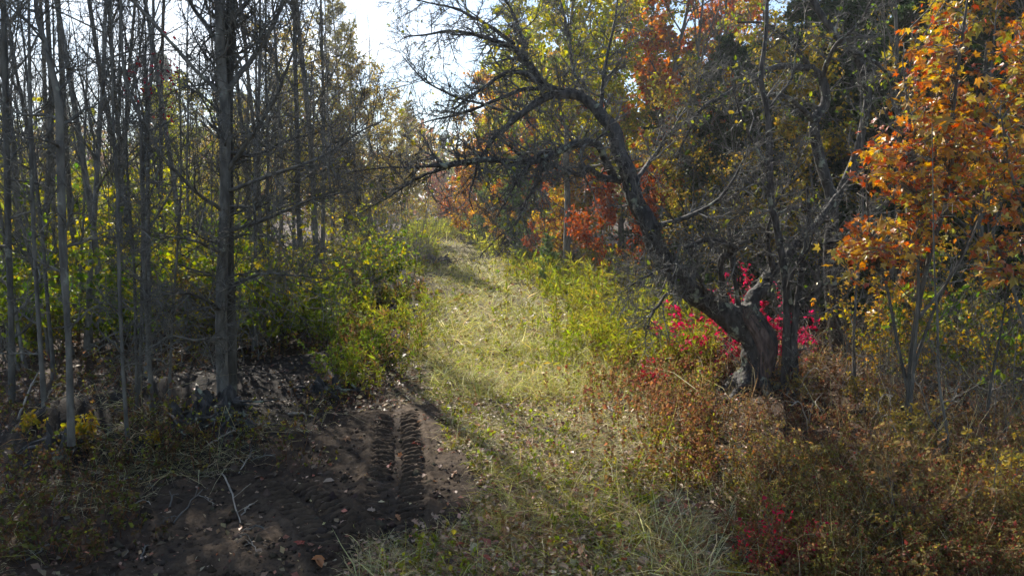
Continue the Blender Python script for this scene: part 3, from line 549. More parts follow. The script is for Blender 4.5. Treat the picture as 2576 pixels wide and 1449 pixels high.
# ------------------------------------------------------------------ left: bare trees
bm_ = gp(562, 1000); yA = bm_[1]
fork_tree('bare_tree', [
  [(560, 1030, yA, 38), (562, 990, yA, 32), (556, 850, yA, 29), (558, 700, yA, 27), (566, 500, yA, 26), (566, 300, yA, 25), (556, 150, yA, 23), (552, 0, yA, 22), (548, -250, yA, 19), (545, -600, yA, 13), (540, -900, yA, 4)],
  [(582, 1030, yA+.15, 26), (584, 985, yA+.15, 24), (584, 850, yA+.15, 23), (578, 700, yA+.15, 23), (576, 500, yA+.15, 22), (574, 300, yA+.15, 22), (579, 100, yA+.15, 22), (580, 0, yA+.15, 21), (590, -300, yA+.15, 16), (600, -700, yA+.15, 5)]],
 [[(566, 250, yA, 13), (530, 215, yA, 10), (480, 160, yA-.1, 9), (420, 90, yA-.2, 8), (350, 10, yA-.3, 7), (270, -90, yA-.4, 4)],
  [(570, 230, yA, 14), (640, 140, yA+.1, 12), (690, 60, yA+.2, 10), (725, -20, yA+.3, 8), (760, -140, yA+.3, 5)],
  [(572, 430, yA, 12), (640, 330, yA-.2, 10), (700, 230, yA-.3, 8), (740, 130, yA-.4, 5), (770, 60, yA-.4, 3)],
  [(562, 530, yA, 11), (500, 490, yA-.3, 9), (430, 420, yA-.5, 7), (370, 340, yA-.6, 5), (330, 250, yA-.7, 3)],
  [(575, 480, yA, 11), (680, 440, yA-.3, 9), (790, 400, yA-.5, 7), (880, 340, yA-.6, 5), (960, 300, yA-.7, 3)],
  [(575, 580, yA, 10), (670, 550, yA-.4, 8), (780, 500, yA-.6, 6), (900, 470, yA-.8, 3)],
  [(560, 640, yA, 10), (480, 600, yA-.5, 7), (400, 590, yA-.8, 5), (300, 560, yA-1., 3)],
  [(576, 720, yA, 9), (660, 690, yA-.5, 7), (740, 690, yA-.7, 5), (820, 700, yA-.8, 3)],
  [(560, 780, yA, 9), (490, 740, yA-.5, 7), (420, 740, yA-.7, 5), (340, 770, yA-.8, 3)],
  [(572, 850, yA, 8), (500, 860, yA-.6, 6), (430, 850, yA-.8, 4), (370, 880, yA-.9, 3)],
  [(572, 380, yA, 10), (640, 390, yA+.4, 8), (730, 350, yA+.7, 6), (810, 330, yA+.9, 3)],
  [(562, 120, yA, 13), (500, 40, yA+.3, 10), (450, -60, yA+.4, 7), (400, -160, yA+.5, 4)],
  [(579, 60, yA, 13), (650, -40, yA+.3, 10), (700, -140, yA+.4, 7), (760, -240, yA+.5, 4)]],
 tuple(bm_), 'stout twin-stemmed bare grey tree with sweeping twigs beside the muddy ground', 31, nA=9, nB=6, nC=5, mat=M_BARK, tmat=M_TWIG, LA=.75, LB=.38, LC=.15, upA=.03, gn=.012)

def stem_tree(pts, label, seed, name='bare_sapling', group=None, nA=6, LA=.5):
    b = gp(pts[0][0], pts[0][1]); yy = b[1]
    P = [(u, v, yy, w_) for u, v, w_ in pts]; P[0] = (P[0][0], P[0][1]+22, yy, P[0][3]*1.2)
    u, v, _, w_ = P[-1]; P.append((u-5, v-350, yy, max(2, w_*.4)))
    return fork_tree(name, [P], [], tuple(b), label, seed, nA=nA, nB=5, nC=4, mat=M_BARK, tmat=M_TWIG, LA=LA, LB=.25, LC=.1, upA=.06, sides=8, gn=.015, group=group)
stem_tree([(386, 1045, 13), (372, 850, 11), (362, 640, 11), (357, 420, 10), (352, 300, 9), (310, 170, 7)], 'thin bare sapling leaning gently beside the stout twin-stemmed tree', 41)
stem_tree([(180, 1098, 17), (172, 860, 15), (160, 650, 19), (152, 400, 19), (146, 250, 17), (110, 100, 12), (90, 0, 10)], 'grey sapling rising directly behind the dark earthy stump', 42, nA=9)
stem_tree([(322, 1105, 10), (308, 900, 9), (300, 700, 9), (296, 500, 8), (285, 300, 6)], 'pencil-thin bare sapling rising from the mud next to the leaning sapling', 43)
stem_tree([(345, 1040, 9), (342, 850, 8), (336, 650, 7), (320, 420, 6)], 'wispy bare sapling with few twigs between two thin saplings', 44)
stem_tree([(116, 1052, 13), (100, 850, 11), (88, 650, 10), (80, 450, 10), (75, 200, 8)], 'bent bare sapling next to the grey sapling behind the stump', 45)
stem_tree([(425, 1010, 7), (432, 830, 7), (445, 640, 6), (455, 450, 5)], 'short bare sapling touching the sweeping twigs of the twin-stemmed tree', 46)
stem_tree([(30, 1010, 15), (28, 800, 14), (20, 560, 15), (15, 300, 14), (10, 100, 13)], 'straight grey sapling above the green-leaved shrub clump', 47, nA=8)

stem_tree([(2380, 1195, 9), (2382, 1090, 8), (2362, 960, 7), (2358, 800, 6), (2350, 660, 4)], 'thin crooked bare sapling standing alone in the brown ground shrubs', 48, nA=6, LA=.4)
stem_tree([(2150, 985, 9), (2148, 850, 8), (2156, 700, 6), (2170, 560, 5)], 'straight thin bare sapling beside the second apple tree', 49, nA=5, LA=.35)
stem_tree([(2475, 1130, 8), (2490, 980, 7), (2520, 820, 5), (2530, 700, 4)], 'bare leaning sapling between the two maple saplings', 50, nA=6, LA=.4)
# prototypes of the thicket trees
THIN = [bare_tree(150+i, h, rr_, n1=24, l1=.17, ang=.75, n2=5, n3=3, wig=.035, sides=5)[0] for i, (h, rr_) in enumerate([(7, .026), (5.5, .02), (8, .03), (4.5, .016)])]
BARE = [bare_tree(100+i, h, r, n1=n1, l1=l1, ang=an)[0] for i, (h, r, n1, l1, an) in enumerate([(11, .046, 34, .22, .62), (12.5, .054, 36, .20, .6), (9.5, .036, 32, .24, .65), (10.5, .042, 34, .2, .58), (8, .027, 28, .24, .75), (13, .058, 36, .21, .6)])]
BARE.append(bare_tree(130, 11, .05, n1=17, l1=.2, ang=.6, n2=5, n3=2)[0])
SAP = [bare_tree(120+i, h, r, n1=26, l1=.28, ang=.9, n2=6, n3=3)[0] for i, (h, r) in enumerate([(4.5, .022), (5.5, .028), (3.6, .018)])]
SHADE = [leafy_tree(140+i, h, .052, BROWN+YG[:2], 4, .10, 'oval', n1=30, l1=.2, t0=.52, up1=.05) for i, h in enumerate((12.5, 11.5, 13))]  # leafy crowns above the view, added to block sun from the left foreground
def lbl(yy): return (('bare grey tree standing in the front row of the leafless thicket', 'tree', 'front row of the bare thicket') if yy < 13 else
    ('bare grey tree standing deeper in the leafless thicket', 'tree', 'bare trees deeper in the thicket') if yy < 24 else ('slender bare tree at the far back of the leafless thicket', 'tree', 'bare trees at the back of the thicket'))
for i, (u, yy) in enumerate([(212, 12), (285, 14.5), (352, 12.4), (424, 15), (474, 12.6), (150, 14), (62, 11.2), (-90, 10), (250, 10.6)]):
    plant('tall_tree', SHADE[i % 3], at(u, yy), 'tall straight grey trunk of the thicket, its unseen brown crown added for shade', 'tree', 'tall trunks with added shade crowns', tilt=(RNG.normal()*.015, RNG.normal()*.015))
near = [(15, 10.5, 5, .9), (45, 12, 1, .9), (92, 11, 3, .8), (205, 9.6, 0, .85), (268, 13, 2, .9), (622, 13.5, 6, .9), (655, 16, 6, 1.1), (760, 12.2, 6, 1.), (792, 12.4, 6, 1.1), (803, 14.5, 6, .9), (340, 14, 1, 1), (-40, 9, 2, .9), (700, 19, 6, 1.1), (560, 18, 0, 1)]
for u, yy, k, s in near:
    plant('bare_tree', BARE[k], at(u, yy), *lbl(yy), s=s, tilt=(RNG.normal()*.03, RNG.normal()*.03))
for i in range(46):
    yy = RNG.uniform(7.2, 17); u = RNG.uniform(-60, 720)
    if yy < 9 and u > 470: continue
    plant('thin_sapling', THIN[RNG.integers(4)], at(u, yy), *(('pencil-thin bare sapling at the very front of the thicket', 'sapling', 'thin saplings at the thicket front') if yy < 11 else ('pencil-thin bare sapling between the larger thicket trunks', 'sapling', 'thin saplings inside the thicket')), s=RNG.uniform(.75, 1.15), tilt=(RNG.normal()*.06, RNG.normal()*.06))
cnt = 0
while cnt < 44:
    yy = RNG.uniform(13, 46); u = RNG.uniform(-250, 960); p = at(u, yy)
    if p[0] > pathx(yy)-2.6 or (p[0] > pathx(yy)-6.2 and yy < 34): continue
    if RNG.random() < .3 and yy < 26: plant('bare_sapling', SAP[RNG.integers(3)], p, 'slender bare sapling among the tall grey trees of the thicket', 'sapling', 'saplings in the thicket', s=RNG.uniform(.8, 1.2), tilt=(RNG.normal()*.05, RNG.normal()*.05))
    else: plant('bare_tree', BARE[RNG.integers(6)], p, *lbl(yy), s=RNG.uniform(.55, 1.05), tilt=(RNG.normal()*.045, RNG.normal()*.045))
    cnt += 1

# ------------------------------------------------------------------ coloured trees behind
T_YG = [leafy_tree(200, 9.5, .10, YG, 9, .10, 'oval', n1=42, t0=.28), leafy_tree(201, 7.5, .07, YG+GOLD[:2], 7, .11, t0=.2), leafy_tree(202, 8.5, .08, YG+GREEN[2:], 7, .11, t0=.15)]
T_GOLD = [leafy_tree(210, 8, .09, GOLD, 12, .12, t0=.12), leafy_tree(211, 6.5, .06, GOLD+BROWN[:2], 12, .12, t0=.1)]
T_MUTE = [leafy_tree(212, 8.5, .08, [(.34, .26, .05), (.28, .24, .05), (.40, .28, .05), (.30, .19, .05), (.24, .22, .04)], 6, .10, t0=.12), leafy_tree(213, 7, .06, [(.30, .25, .05), (.36, .27, .05), (.26, .17, .05), (.22, .21, .04)], 6, .10, t0=.1)]
T_OR = [leafy_tree(220, 9.5, .11, ORANGE+BROWN[:1], 7, .15, 'oak', t0=.25, l1=.27), leafy_tree(221, 6, .06, ORANGE+GOLD[:2], 7, .14, 'oak', t0=.1)]
T_RED = [leafy_tree(230, 3.2, .035, RED+ORANGE[1:3], 5, .085, 'oak', n1=18, l1=.36, t0=.3), leafy_tree(231, 5.5, .05, RED+BROWN[:2], 5, .10, 'oak', n1=24, t0=.15)]
T_PINE = [conifer(240, 7.5, .09, PINE, whorl=14, per=6, l1=.28, ang=1.15, up=.06, nd=8, ln=.18, wd=.05, pern=9, fall=.75), conifer(241, 3.2, .04, PINE, whorl=9, per=6, l1=.34, ang=1.1, up=.06, nd=7, ln=.13, wd=.05, pern=8, fall=.8)]
T_SPR = [conifer(250, 11, .13, DKGREEN, whorl=30, per=6, l1=.24, ang=1.45, up=-.01, nd=5, ln=.19, wd=.15), conifer(251, 9, .10, DKGREEN, whorl=26, per=6, l1=.27, ang=1.4, up=.0, nd=5, ln=.19, wd=.15)]
T_TAM = conifer(260, 10, .10, [(.24, .22, .04), (.30, .25, .04), (.18, .19, .04), (.34, .24, .04)], whorl=22, per=6, l1=.23, ang=1.25, up=.05, nd=4, ln=.14, wd=.08)
def far(parts, u, yy, label, name='autumn_tree', group=None, s=1., cat='tree', rz=None): return plant(name, parts, at(u, yy), label, cat, group, s=s, rz=rz)
far(T_YG[0], 1425, 18.5, 'tall yellow-green leafy tree overhanging the arch of the leaning apple limb', s=1.02)
far(T_YG[2], 1390, 24, 'yellow-green tree behind the bare twigs of the leaning apple limb', s=1.)
far(T_YG[0], 1600, 23, 'yellow-green leafy tree next to the tall rusty oak', s=.95)
far(T_OR[0], 1650, 21, 'tall rusty orange oak towering above the apple trees', 'oak_tree', s=1.1)
far(T_YG[2], 1330, 27, 'broad yellow-green tree overlapping the golden trees', s=1.05)
far(T_YG[0], 1480, 26, 'high yellow-green crown above the green pine', s=1.05)
far(T_GOLD[0], 1345, 36, 'tall golden tree just behind the broad yellow-green tree', s=1.2)
far(T_OR[0], 1560, 28, 'muted orange oak rising behind the arch of the apple limb', 'oak_tree', s=.9)
far(T_GOLD[0], 1270, 30, 'rounded gold tree right where the weeds end', s=.8)
far(T_OR[1], 1215, 34, 'rust orange tree beside the rounded gold tree', s=.9)
far(T_OR[1], 1345, 24, 'amber young tree behind the drooping apple twigs', s=.75)
far(T_GOLD[1], 1420, 19.5, 'low amber bushy tree in front of the green pine', s=.5)
far(T_OR[0], 1780, 25, 'second rusty oak half hidden by the apple canopy', 'oak_tree', s=1.05)
far(T_OR[1], 1395, 29, 'bright orange tree beside the green pine', s=1.1)
far(T_GOLD[0], 1235, 37, 'golden yellow tree at the far end of the grassy track', s=1.)
far(T_GOLD[0], 1300, 43, 'tall golden tree behind the bend of the track', s=1.1)
far(T_GOLD[1], 1185, 30, 'low orange-gold tree where the track meets the trees', s=.62)
far(T_OR[1], 1160, 33, 'small orange tree next to the track end', s=.55)
far(T_GOLD[1], 1265, 25, 'small golden brown tree behind the little pine', s=.52)
far(T_PINE[0], 1465, 27, 'green pine between the orange and the red trees', 'pine_tree', s=1.)
far(T_PINE[1], 1310, 23, 'little bright green pine at the edge of the track', 'pine_tree', s=1.1)
far(T_PINE[1], 1380, 17.5, 'low pine seedling at the edge of the tall weeds', 'pine_tree', s=.42)
far(T_PINE[1], 1240, 28, 'young pine behind the golden brown tree', 'pine_tree', s=1.1)
far(T_RED[0], 1520, 15.5, 'small red oak sapling seen under the leaning apple limb', 'oak_sapling', s=.78)
far(T_RED[1], 1510, 21, 'dark red oak behind the apple limb', 'oak_sapling', s=.95)
far(T_RED[0], 1620, 16, 'russet oak sapling behind the main apple limb', 'oak_sapling', s=.85)
far(T_RED[1], 1690, 17, 'brownish red oak between the apple limbs and the evergreens', 'oak_sapling', s=.85)
far(T_OR[1], 1800, 15, 'russet young oak in the gap between the two apple trees', 'oak_sapling', s=.75)
far(T_RED[0], 1350, 21, 'tiny rust red sapling among the weeds', 'oak_sapling', s=.42)
far(T_YG[1], 1440, 20, 'small olive yellow tree between pine and red sapling', s=.5)
far(T_YG[1], 1570, 19, 'olive yellow tree behind the red oak sapling', s=.6)
for i, (u, yy, k, s) in enumerate([(1720, 17, 0, .48), (1830, 15.5, 1, .6), (1960, 17, 0, .75), (2080, 14.5, 1, 1), (2200, 13.5, 0, .95), (2330, 12.5, 1, 1), (2450, 13.5, 0, 1), (2560, 12, 1, 1), (2690, 11, 0, .9), (1900, 21, 0, .7), (2150, 18, 0, 1), (2400, 17, 0, 1), (2600, 17, 0, 1.), (2030, 22, 1, 1.0), (2280, 21, 0, 1.1), (2500, 20, 1, 1.1), (2800, 16, 0, 1), (2750, 13, 1, 1), (1640, 18, 0, .42), (1900, 14, 1, .55), (1770, 13.5, 0, .42), (1990, 12.6, 1, .62), (2100, 12.2, 0, .6), (1860, 13, 1, .5), (2260, 10.8, 1, .55), (2420, 11, 0, .55)]):
    s = s if s < .66 else s*.72
    far(T_SPR[k], u, yy, *(('tall dark evergreen tree in the dark wall behind the apple trees', 'evergreen_tree', 'tall dark evergreens behind the apple trees') if s > .62 else ('low young dark evergreen just behind the apple limbs', 'evergreen_tree', 'low evergreens behind the apple limbs')), s)
for u, yy, s in [(2010, 17, .8), (2230, 15, .75), (2400, 14, .8)]:
    far(T_YG[1], u, yy, 'thin yellow-green leafy tree among the dark evergreens', 'autumn_tree', 'yellow-green trees among the evergreens', s)
for u, yy, s in [(1745, 12.6, .5), (1905, 12., .5), (2060, 11.2, .5), (1830, 16, .7)]:
    far(T_MUTE[RNG.integers(2)], u, yy, 'olive and rust leaved small tree between the apple trees and the evergreens', 'autumn_tree', 'small olive trees before the evergreens', s)
for u, yy, s in [(1720, 13.5, .75), (1850, 12.5, .75), (1790, 18, .9), (2250, 10, .7), (2470, 9.6, .7)]:
    far(BARE[RNG.integers(6)], u, yy, 'bare grey tree standing among the apple trees and evergreens', 'bare_tree', 'bare trees among the evergreens', s)
T_MAP = leafy_tree(270, 5.2, .05, ORANGE+GOLD+YG[2:4], 4, .10, 'maple', n1=26, l1=.34, t0=.2, mat=M_GLOSSY)
far(T_MAP, 2500, 9.2, 'taller orange maple at the woodland edge behind the saplings', 'maple_tree', s=.95)
far(T_TAM, 872, 30, 'tall narrow yellow-green larch above the thicket', 'larch_tree', s=1.1)
far(T_TAM, 1020, 42, 'smaller larch beside the sky gap over the track', 'larch_tree', s=.75)
for u, yy, s in [(905, 29, 1.05), (945, 34, 1.), (985, 42, 1.), (1040, 50, .9), (790, 32, 1.05), (740, 28, .9)]:
    far(T_MUTE[RNG.integers(2)], u, yy, 'olive gold leafy tree beside the larch beyond the thicket', 'autumn_tree', 'olive gold trees beyond the thicket', s)
for u, yy, k, s in [(835, 27, 1, .95), (862, 33, 3, 1.), (905, 32, 0, .95), (935, 37, 1, .95), (968, 40, 2, 1.), (1000, 45, 3, 1.), (1025, 50, 0, .95)]:
    far(BARE[k], u, yy, 'fine-branched bare tree among the golden trees beside the sky gap', 'bare_tree', 'bare trees beside the sky gap', s)
for u, yy, s in [(1085, 58, .8), (1125, 62, .7)]:
    far(T_RED[1], u, yy, 'distant reddish tree closing the end of the track', 'autumn_tree', 'reddish trees at the track end', s)
for i in range(22):
    u = RNG.uniform(-120, 900); yy = RNG.uniform(22, 48)
    far(T_YG[RNG.integers(3)] if RNG.random() < .65 else T_MUTE[RNG.integers(2)], u, yy, 'yellow-leaved tree seen through the bare trunks of the thicket', 'autumn_tree', 'leafy trees behind the thicket', RNG.uniform(.45, .7))
for u, yy, s in [(-60, 40, 1), (170, 46, 1.), (420, 44, .95), (610, 50, 1.), (1110, 75, .8)]:
    far(T_SPR[RNG.integers(2)], u, yy, 'dark conifer far back behind the thicket', 'evergreen_tree', 'conifers far behind the thicket', s)
# far wood that closes the view: one mass
fw = Buf(); g = np.random.default_rng(77); n = 52000
fx = g.uniform(-75, 70, n); fy = 66+g.uniform(0, 14, n); top = 7.5+1.8*np.sin(fx*.55)+1.3*np.sin(fx*1.3+1)+.8*np.sin(fx*3.1)
fz = top*g.random(n)**.7; pos = np.stack([fx, fy, fz], 1)
leaves(fw, pos, g.standard_normal((n, 3)), g.standard_normal((n, 3)), .54*np.exp(.2*g.standard_normal(n)), pal(YG[:3]+BROWN+GOLD[1:4], n, g, .25, pos=pos*.25), 'dia')
mobj('far_wood', fw.mesh('far_wood', M_LEAF), label='hazy far-off autumn wood closing the end of the track', kind='stuff')

# ------------------------------------------------------------------ undergrowth shrubs
S_YG = [shrub(300, 2.3, 12, YG, 5, .065), shrub(301, 1.7, 12, YG+GREEN, 5, .06), shrub(302, 1.3, 14, YG+[(.26, .2, .06), (.2, .15, .05)], 5, .055)]
S_GR = [shrub(310, 1.2, 14, GREEN, 6, .055), shrub(311, 1.9, 10, GREEN+YG[:1], 5, .07, 'oval')]
S_BR = [shrub(320, 1.1, 16, [(.17, .12, .05), (.22, .16, .06), (.14, .13, .04), (.2, .2, .04)], 4, .045), shrub(321, .9, 16, [(.20, .14, .06), (.16, .10, .05), (.22, .2, .05)], 4, .045)]
S_BARE = [shrub(330, 2.6, 16, None, 0, n2=7, n3=4, splay=.75, wig=.12, up=-.01, rb=.009), shrub(331, 2.0, 18, None, 0, n2=7, n3=4, splay=.9, wig=.13, up=-.03, rb=.008)]
S_CR = [shrub(340, 1.35, 13, [(.58, .035, .13), (.48, .03, .10), (.62, .07, .14), (.36, .03, .06), (.28, .05, .05)], 5, .055, 'oval', splay=.45), shrub(341, .7, 7, CRIMSON, 3, .05, 'oval')]
S_CRB = shrub(342, .7, 9, RED+BROWN+CRIMSON, 4, .036, 'oval')
S_YS = shrub(350, 1.7, 14, GOLD[:4]+YG[2:], 6, .045, 'oval', splay=.6)
def bush(parts, u, v, label, name='shrub', group=None, s=1., cat='shrub'): return plant(name, parts, gp(u, v), label, cat, group, s=s)
bush(S_CR[0], 1785, 930, 'bright crimson shrub glowing behind the scarred apple trunk', s=.78)
bush(S_CR[0], 1925, 940, 'crimson shrub between the apple trunk and the slim grey trunk', s=.75)
bush(S_CR[1], 1625, 985, 'low crimson shrub at the edge of the track weeds', s=.5)
bush(S_CRB, 1965, 1440, 'crimson shrub low among the brown ground shrubs', s=.6)
bush(S_CRB, 1890, 1449, 'small crimson shrub next to dry grass tufts', s=.45)
bush(S_GR[0], 855, 960, 'bright green leafy clump above the dark hollow', s=.45)
bush(S_GR[0], 930, 900, 'fresh green clump beside the goldenrod bank', s=.42)
bush(S_GR[1], 640, 905, 'broad-leaved dark green shrub beside the twin-stemmed tree', s=.85)
bush(S_GR[1], 10, 905, 'green-leaved shrub clump at the thicket edge', s=1.1)
bush(S_GR[1], 110, 880, 'green shrub below the bent sapling', s=.8)
bush(S_YS, 2400, 960, 'yellow small-leaved shrub under the orange maple sapling', s=1.)
bush(S_YS, 2310, 985, 'yellowing bush hiding the foot of the many-stemmed maple', s=.62)
bush(S_YS, 2500, 1010, 'yellowing bush between the two maple saplings', s=.7)
bush(S_YS, 2230, 930, 'sparse yellow-green shrub before the dark evergreens', s=.7)
bush(S_GR[1], 2560, 1000, 'yellow-green shrub at the foot of the large-leaved maple', s=.9)
for u, v, s in [(1590, 800, .9), (1660, 830, .8), (1500, 730, 1.), (1560, 760, 1.1), (1700, 800, 1.), (1440, 710, .9), (1760, 850, .8)]:
    bush(S_BARE[RNG.integers(2)], u, v, 'tangled bare grey shrub behind the tall weeds', group='bare shrubs behind the weeds', s=s*.75)
for u, v, s in [(2300, 1020, .6), (2420, 1040, .6), (2200, 1010, .55), (2350, 985, .7), (2520, 990, .7), (2160, 960, .8), (2060, 900, .9), (2350, 900, .9), (2490, 1120, .7), (2560, 1050, .8), (2250, 860, .9)]:
    bush(S_BARE[RNG.integers(2)], u, v, 'bare twiggy shrub below the evergreens', group='bare shrubs below the evergreens', s=s*.8)
for u, v, s in [(900, 780, 1), (980, 760, 1.), (860, 740, 1.1), (1000, 700, 1.1), (940, 690, 1.2), (690, 870, .7), (1040, 668, 1.2)]:
    bush(S_BARE[RNG.integers(2)], u, v, 'spreading bare shrub along the bank of the track', group='bare shrubs on the bank', s=s)
i = 0
while i < 130:
    u = RNG.uniform(-100, 1020); v = 530+320*RNG.random()**1.2+40; p = gp(u, v)
    if p[0] > pathx(p[1])-1.9 or p[1] < 9: continue
    k = RNG.random()
    if u > 700 and p[1] < 22: k = .5+.5*k
    lb, gr = (('yellow-green understorey shrub in the front of the thicket', 'understorey shrubs in front') if p[1] < 13 else ('yellow-green understorey shrub deep between the bare trunks', 'understorey shrubs deeper in') if p[1] < 24 else ('small yellow-green shrub at the far back of the thicket', 'understorey shrubs at the back'))
    if k < .58: bush(S_YG[RNG.integers(3)], u, v, lb, group=gr, s=RNG.uniform(.7, 1.2)*(1 if p[1] < 13 or u > 700 else 1.7))
    elif k < .68: bush(S_GR[RNG.integers(2)], u, v, 'green understorey shrub among the bare trunks', group='green understorey shrubs', s=RNG.uniform(.5, .9))
    else: bush(S_BR[RNG.integers(2)], u, v, 'brown-leaved low shrub on the thicket floor', group='brown low shrubs', s=RNG.uniform(.7, 1.2))
    i += 1
for i in range(26):
    u = RNG.uniform(1480, 2650); v = RNG.uniform(700, 860) if u > 1800 else RNG.uniform(690, 770); p = gp(u, v)
    bush([S_YG[2], S_BR[0], S_BR[1], S_YS, S_GR[0]][RNG.integers(5)], u, v, 'mixed autumn shrub in the shade below the evergreens', group='shrubs below the evergreens', s=RNG.uniform(.6, 1.))
S_SM = [shrub(370+i, .8, 7, c_, 4, l_, 'oval', splay=.35) for i, (c_, l_) in enumerate([([(.38, .28, .06), (.32, .24, .06)], .04), ([(.20, .17, .05), (.26, .2, .06)], .035), ([(.30, .14, .06), (.24, .18, .06)], .045), ([(.30, .2, .08), (.24, .14, .07)], .04)])]
for i in range(30):
    u = RNG.uniform(1560, 2570); v = RNG.uniform(1010, 1440); q = gp(u, v)
    if q[0]-pathx(q[1]) < 1.5: continue
    bush(S_SM[i % 4], u, v, ['little yellow-leaved bush rising out of the brown ground shrubs', 'little olive bush rising out of the brown ground shrubs', 'little russet bush rising out of the brown ground shrubs', 'little tan bush rising out of the brown ground shrubs'][i % 4], 'low_bush', ['yellow low bushes', 'olive low bushes', 'russet low bushes', 'tan low bushes'][i % 4], RNG.uniform(.4, .75), 'bush')
# sapling with a few red leaves, yellow seedlings
red = stem_tree([(352, 1000, 8), (356, 800, 8), (358, 600, 7), (362, 430, 6), (368, 280, 5)], 'thin sapling holding sparse pinkish red leaves over the thicket', 61, name='red_leaf_sapling', nA=7)[0]
g = np.random.default_rng(5); yy = red.location.y; lf = Buf(); M = 90
P = np.array([pt(u, v, yy+d) for u, v, d in zip(np.concatenate([g.uniform(310, 450, 60), g.uniform(395, 445, 30)]), np.concatenate([g.normal(210, 45, 60), g.normal(225, 80, 30)]), g.normal(0, .35, M))])-np.array(red.location)
leaves(lf, P, g.standard_normal((M, 3)), g.standard_normal((M, 3))+[0, 0, .8], .042*np.exp(.2*g.standard_normal(M)), pal([(.42, .03, .06), (.38, .04, .04), (.3, .02, .04)], M, g), 'oval'); mobj('foliage', lf.mesh('red_leaves', M_LEAF), red)
SEED = shrub(360, .42, 6, [(.42, .33, .04), (.46, .30, .04), (.34, .30, .04)], 4, .065, 'oval', n2=4, n3=2)
for u, v, s in [(240, 1105, .6), (215, 1120, .4), (60, 1095, .45), (740, 850, .6), (400, 1110, .35)]:
    bush(SEED, u, v, 'yellow-leaved seedling on the dark forest floor', 'seedling', 'yellow seedlings', s, 'seedling')

# ------------------------------------------------------------------ stump, sticks, fallen leaves
def stump(u, v, h, r, label, seed):
    g = np.random.default_rng(seed); p = gp(u, v); k, s = 12, 22; a = np.arange(s)*2*math.pi/s; t = np.linspace(0, 1, k)
    ang = np.array([.4, 1.7, 3.1, 4.4, 5.5])+g.normal(0, .2, 5); root = sum(np.exp(-((np.angle(np.exp(1j*(a-q))))/.28)**2) for q in ang)
    rr = r*(1-.45*t[:, None]**.6)+r*1.3*root[None]*np.exp(-t[:, None]*5)+r*.10*g.standard_normal((k, s)); zz = t[:, None]*h*(1+.22*np.sin(a*2+1)[None]*t[:, None])-.08+.04*g.standard_normal((k, s))*t[:, None]
    V = np.stack([rr*np.cos(a), rr*np.sin(a), zz], -1); idx = np.arange(k*s).reshape(k, s); nx = np.roll(idx, -1, 1)
    F = np.stack([idx[:-1], nx[:-1], nx[1:], idx[1:]], -1).reshape(-1, 4); b = Buf().add(V, F, np.full((k*s, 3), .03))
    c = V[-1].mean(0)-[0, 0, .08]; b.add(np.concatenate([V[-1], c[None]]), np.array([(j, (j+1) % s, s) for j in range(s)]), np.full((s+1, 3), .05))
    e = empty('tree_stump', p); tag(e, label, 'stump'); mobj('stump_body', b.mesh('stump', M_APPLE, False), e)
    n = 14; d = g.standard_normal((n, 3)); d[:, 2] = -.15; q0 = np.stack([np.cos(g.uniform(0, 6.28, n))*r*.8, np.sin(g.uniform(0, 6.28, n))*r*.8, g.uniform(.05, h*.6, n)], 1)
    W = walk(q0, d, g.uniform(.2, .55, n), 6, .2, -.06, g); mobj('roots', tubes(W, np.linspace(.018, .004, 6)[None].repeat(n, 0), 5).mesh('stump_roots', M_APPLE, True), e)
stump(152, 1150, .26, .14, 'dark earthy stump with roots on the muddy forest floor', 71)
stump(545, 1050, .30, .24, 'torn root mass at the foot of the twin-stemmed tree', 72)
stump(470, 1065, .22, .18, 'low dark root clod in front of the leaning thin sapling', 73)
stump(822, 985, .16, .22, 'black rotten stump in the hollow under the bright green clump', 74)
stump(1105, 655, .3, .45, 'dark stump on the bend of the grassy track', 75)
def stick(u0, v0, u1, v1, lift, r, label, bend=.03, mat=M_DEAD, group=None):
    a, b = gp(u0, v0), gp(u1, v1); b = b+[0, 0, lift]; t = np.linspace(0, 1, 9)[:, None]; P = a*(1-t)+b*t; P[:, 2] += bend*np.sin(t[:, 0]*math.pi)+r
    P += RNG.standard_normal(P.shape)*.006; o = P[0].copy()
    B = Buf(); tubes((P-o)[None], np.linspace(r, r*.5, 9)[None], 6, buf=B)
    C_, RC = grow((P-o)[None], np.linspace(r, r*.5, 9)[None], 3, .3, .95, .3, .7, 4, .7, .0015, .1, 0, RNG); tubes(C_, RC, 4, buf=B)
    ob = mobj('fallen_stick', B.mesh('stick', mat, True), label=label, cat='stick', group=group); ob.location = o; return ob
stick(45, 1060, 108, 1010, .32, .011, 'pale broken stick leaning up behind the stump')
stick(105, 1035, 200, 1020, .05, .006, 'thin arched pale stick beside the leaning stick', .22)
stick(525, 1122, 605, 1090, .03, .009, 'pale stick lying on mud below the twin-stemmed tree')
stick(560, 1190, 610, 1330, 0, .007, 'long pale straw-thin stick lying across the shaded mud')
stick(430, 1330, 530, 1220, .0, .006, 'dark twig lying on the shaded soil', mat=M_TWIG)
stick(610, 1300, 640, 1270, 0, .006, 'short pale twig on the bare soil by the tyre tread')
stick(725, 1045, 800, 1060, .02, .012, 'weathered stick at the grassy rim of the bare soil')
stick(830, 1000, 905, 960, .25, .008, 'dead twig leaning over the dark hollow')
for i in range(16):
    u = RNG.uniform(20, 700); v = RNG.uniform(1130, 1420); stick(u, v, u+RNG.uniform(-90, 90), v+RNG.uniform(-50, 50), RNG.uniform(0, .04), RNG.uniform(.003, .007), 'small dead twig scattered on the shaded forest floor', mat=M_DEAD if RNG.random() < .5 else M_TWIG, group='small twigs on the shaded floor')
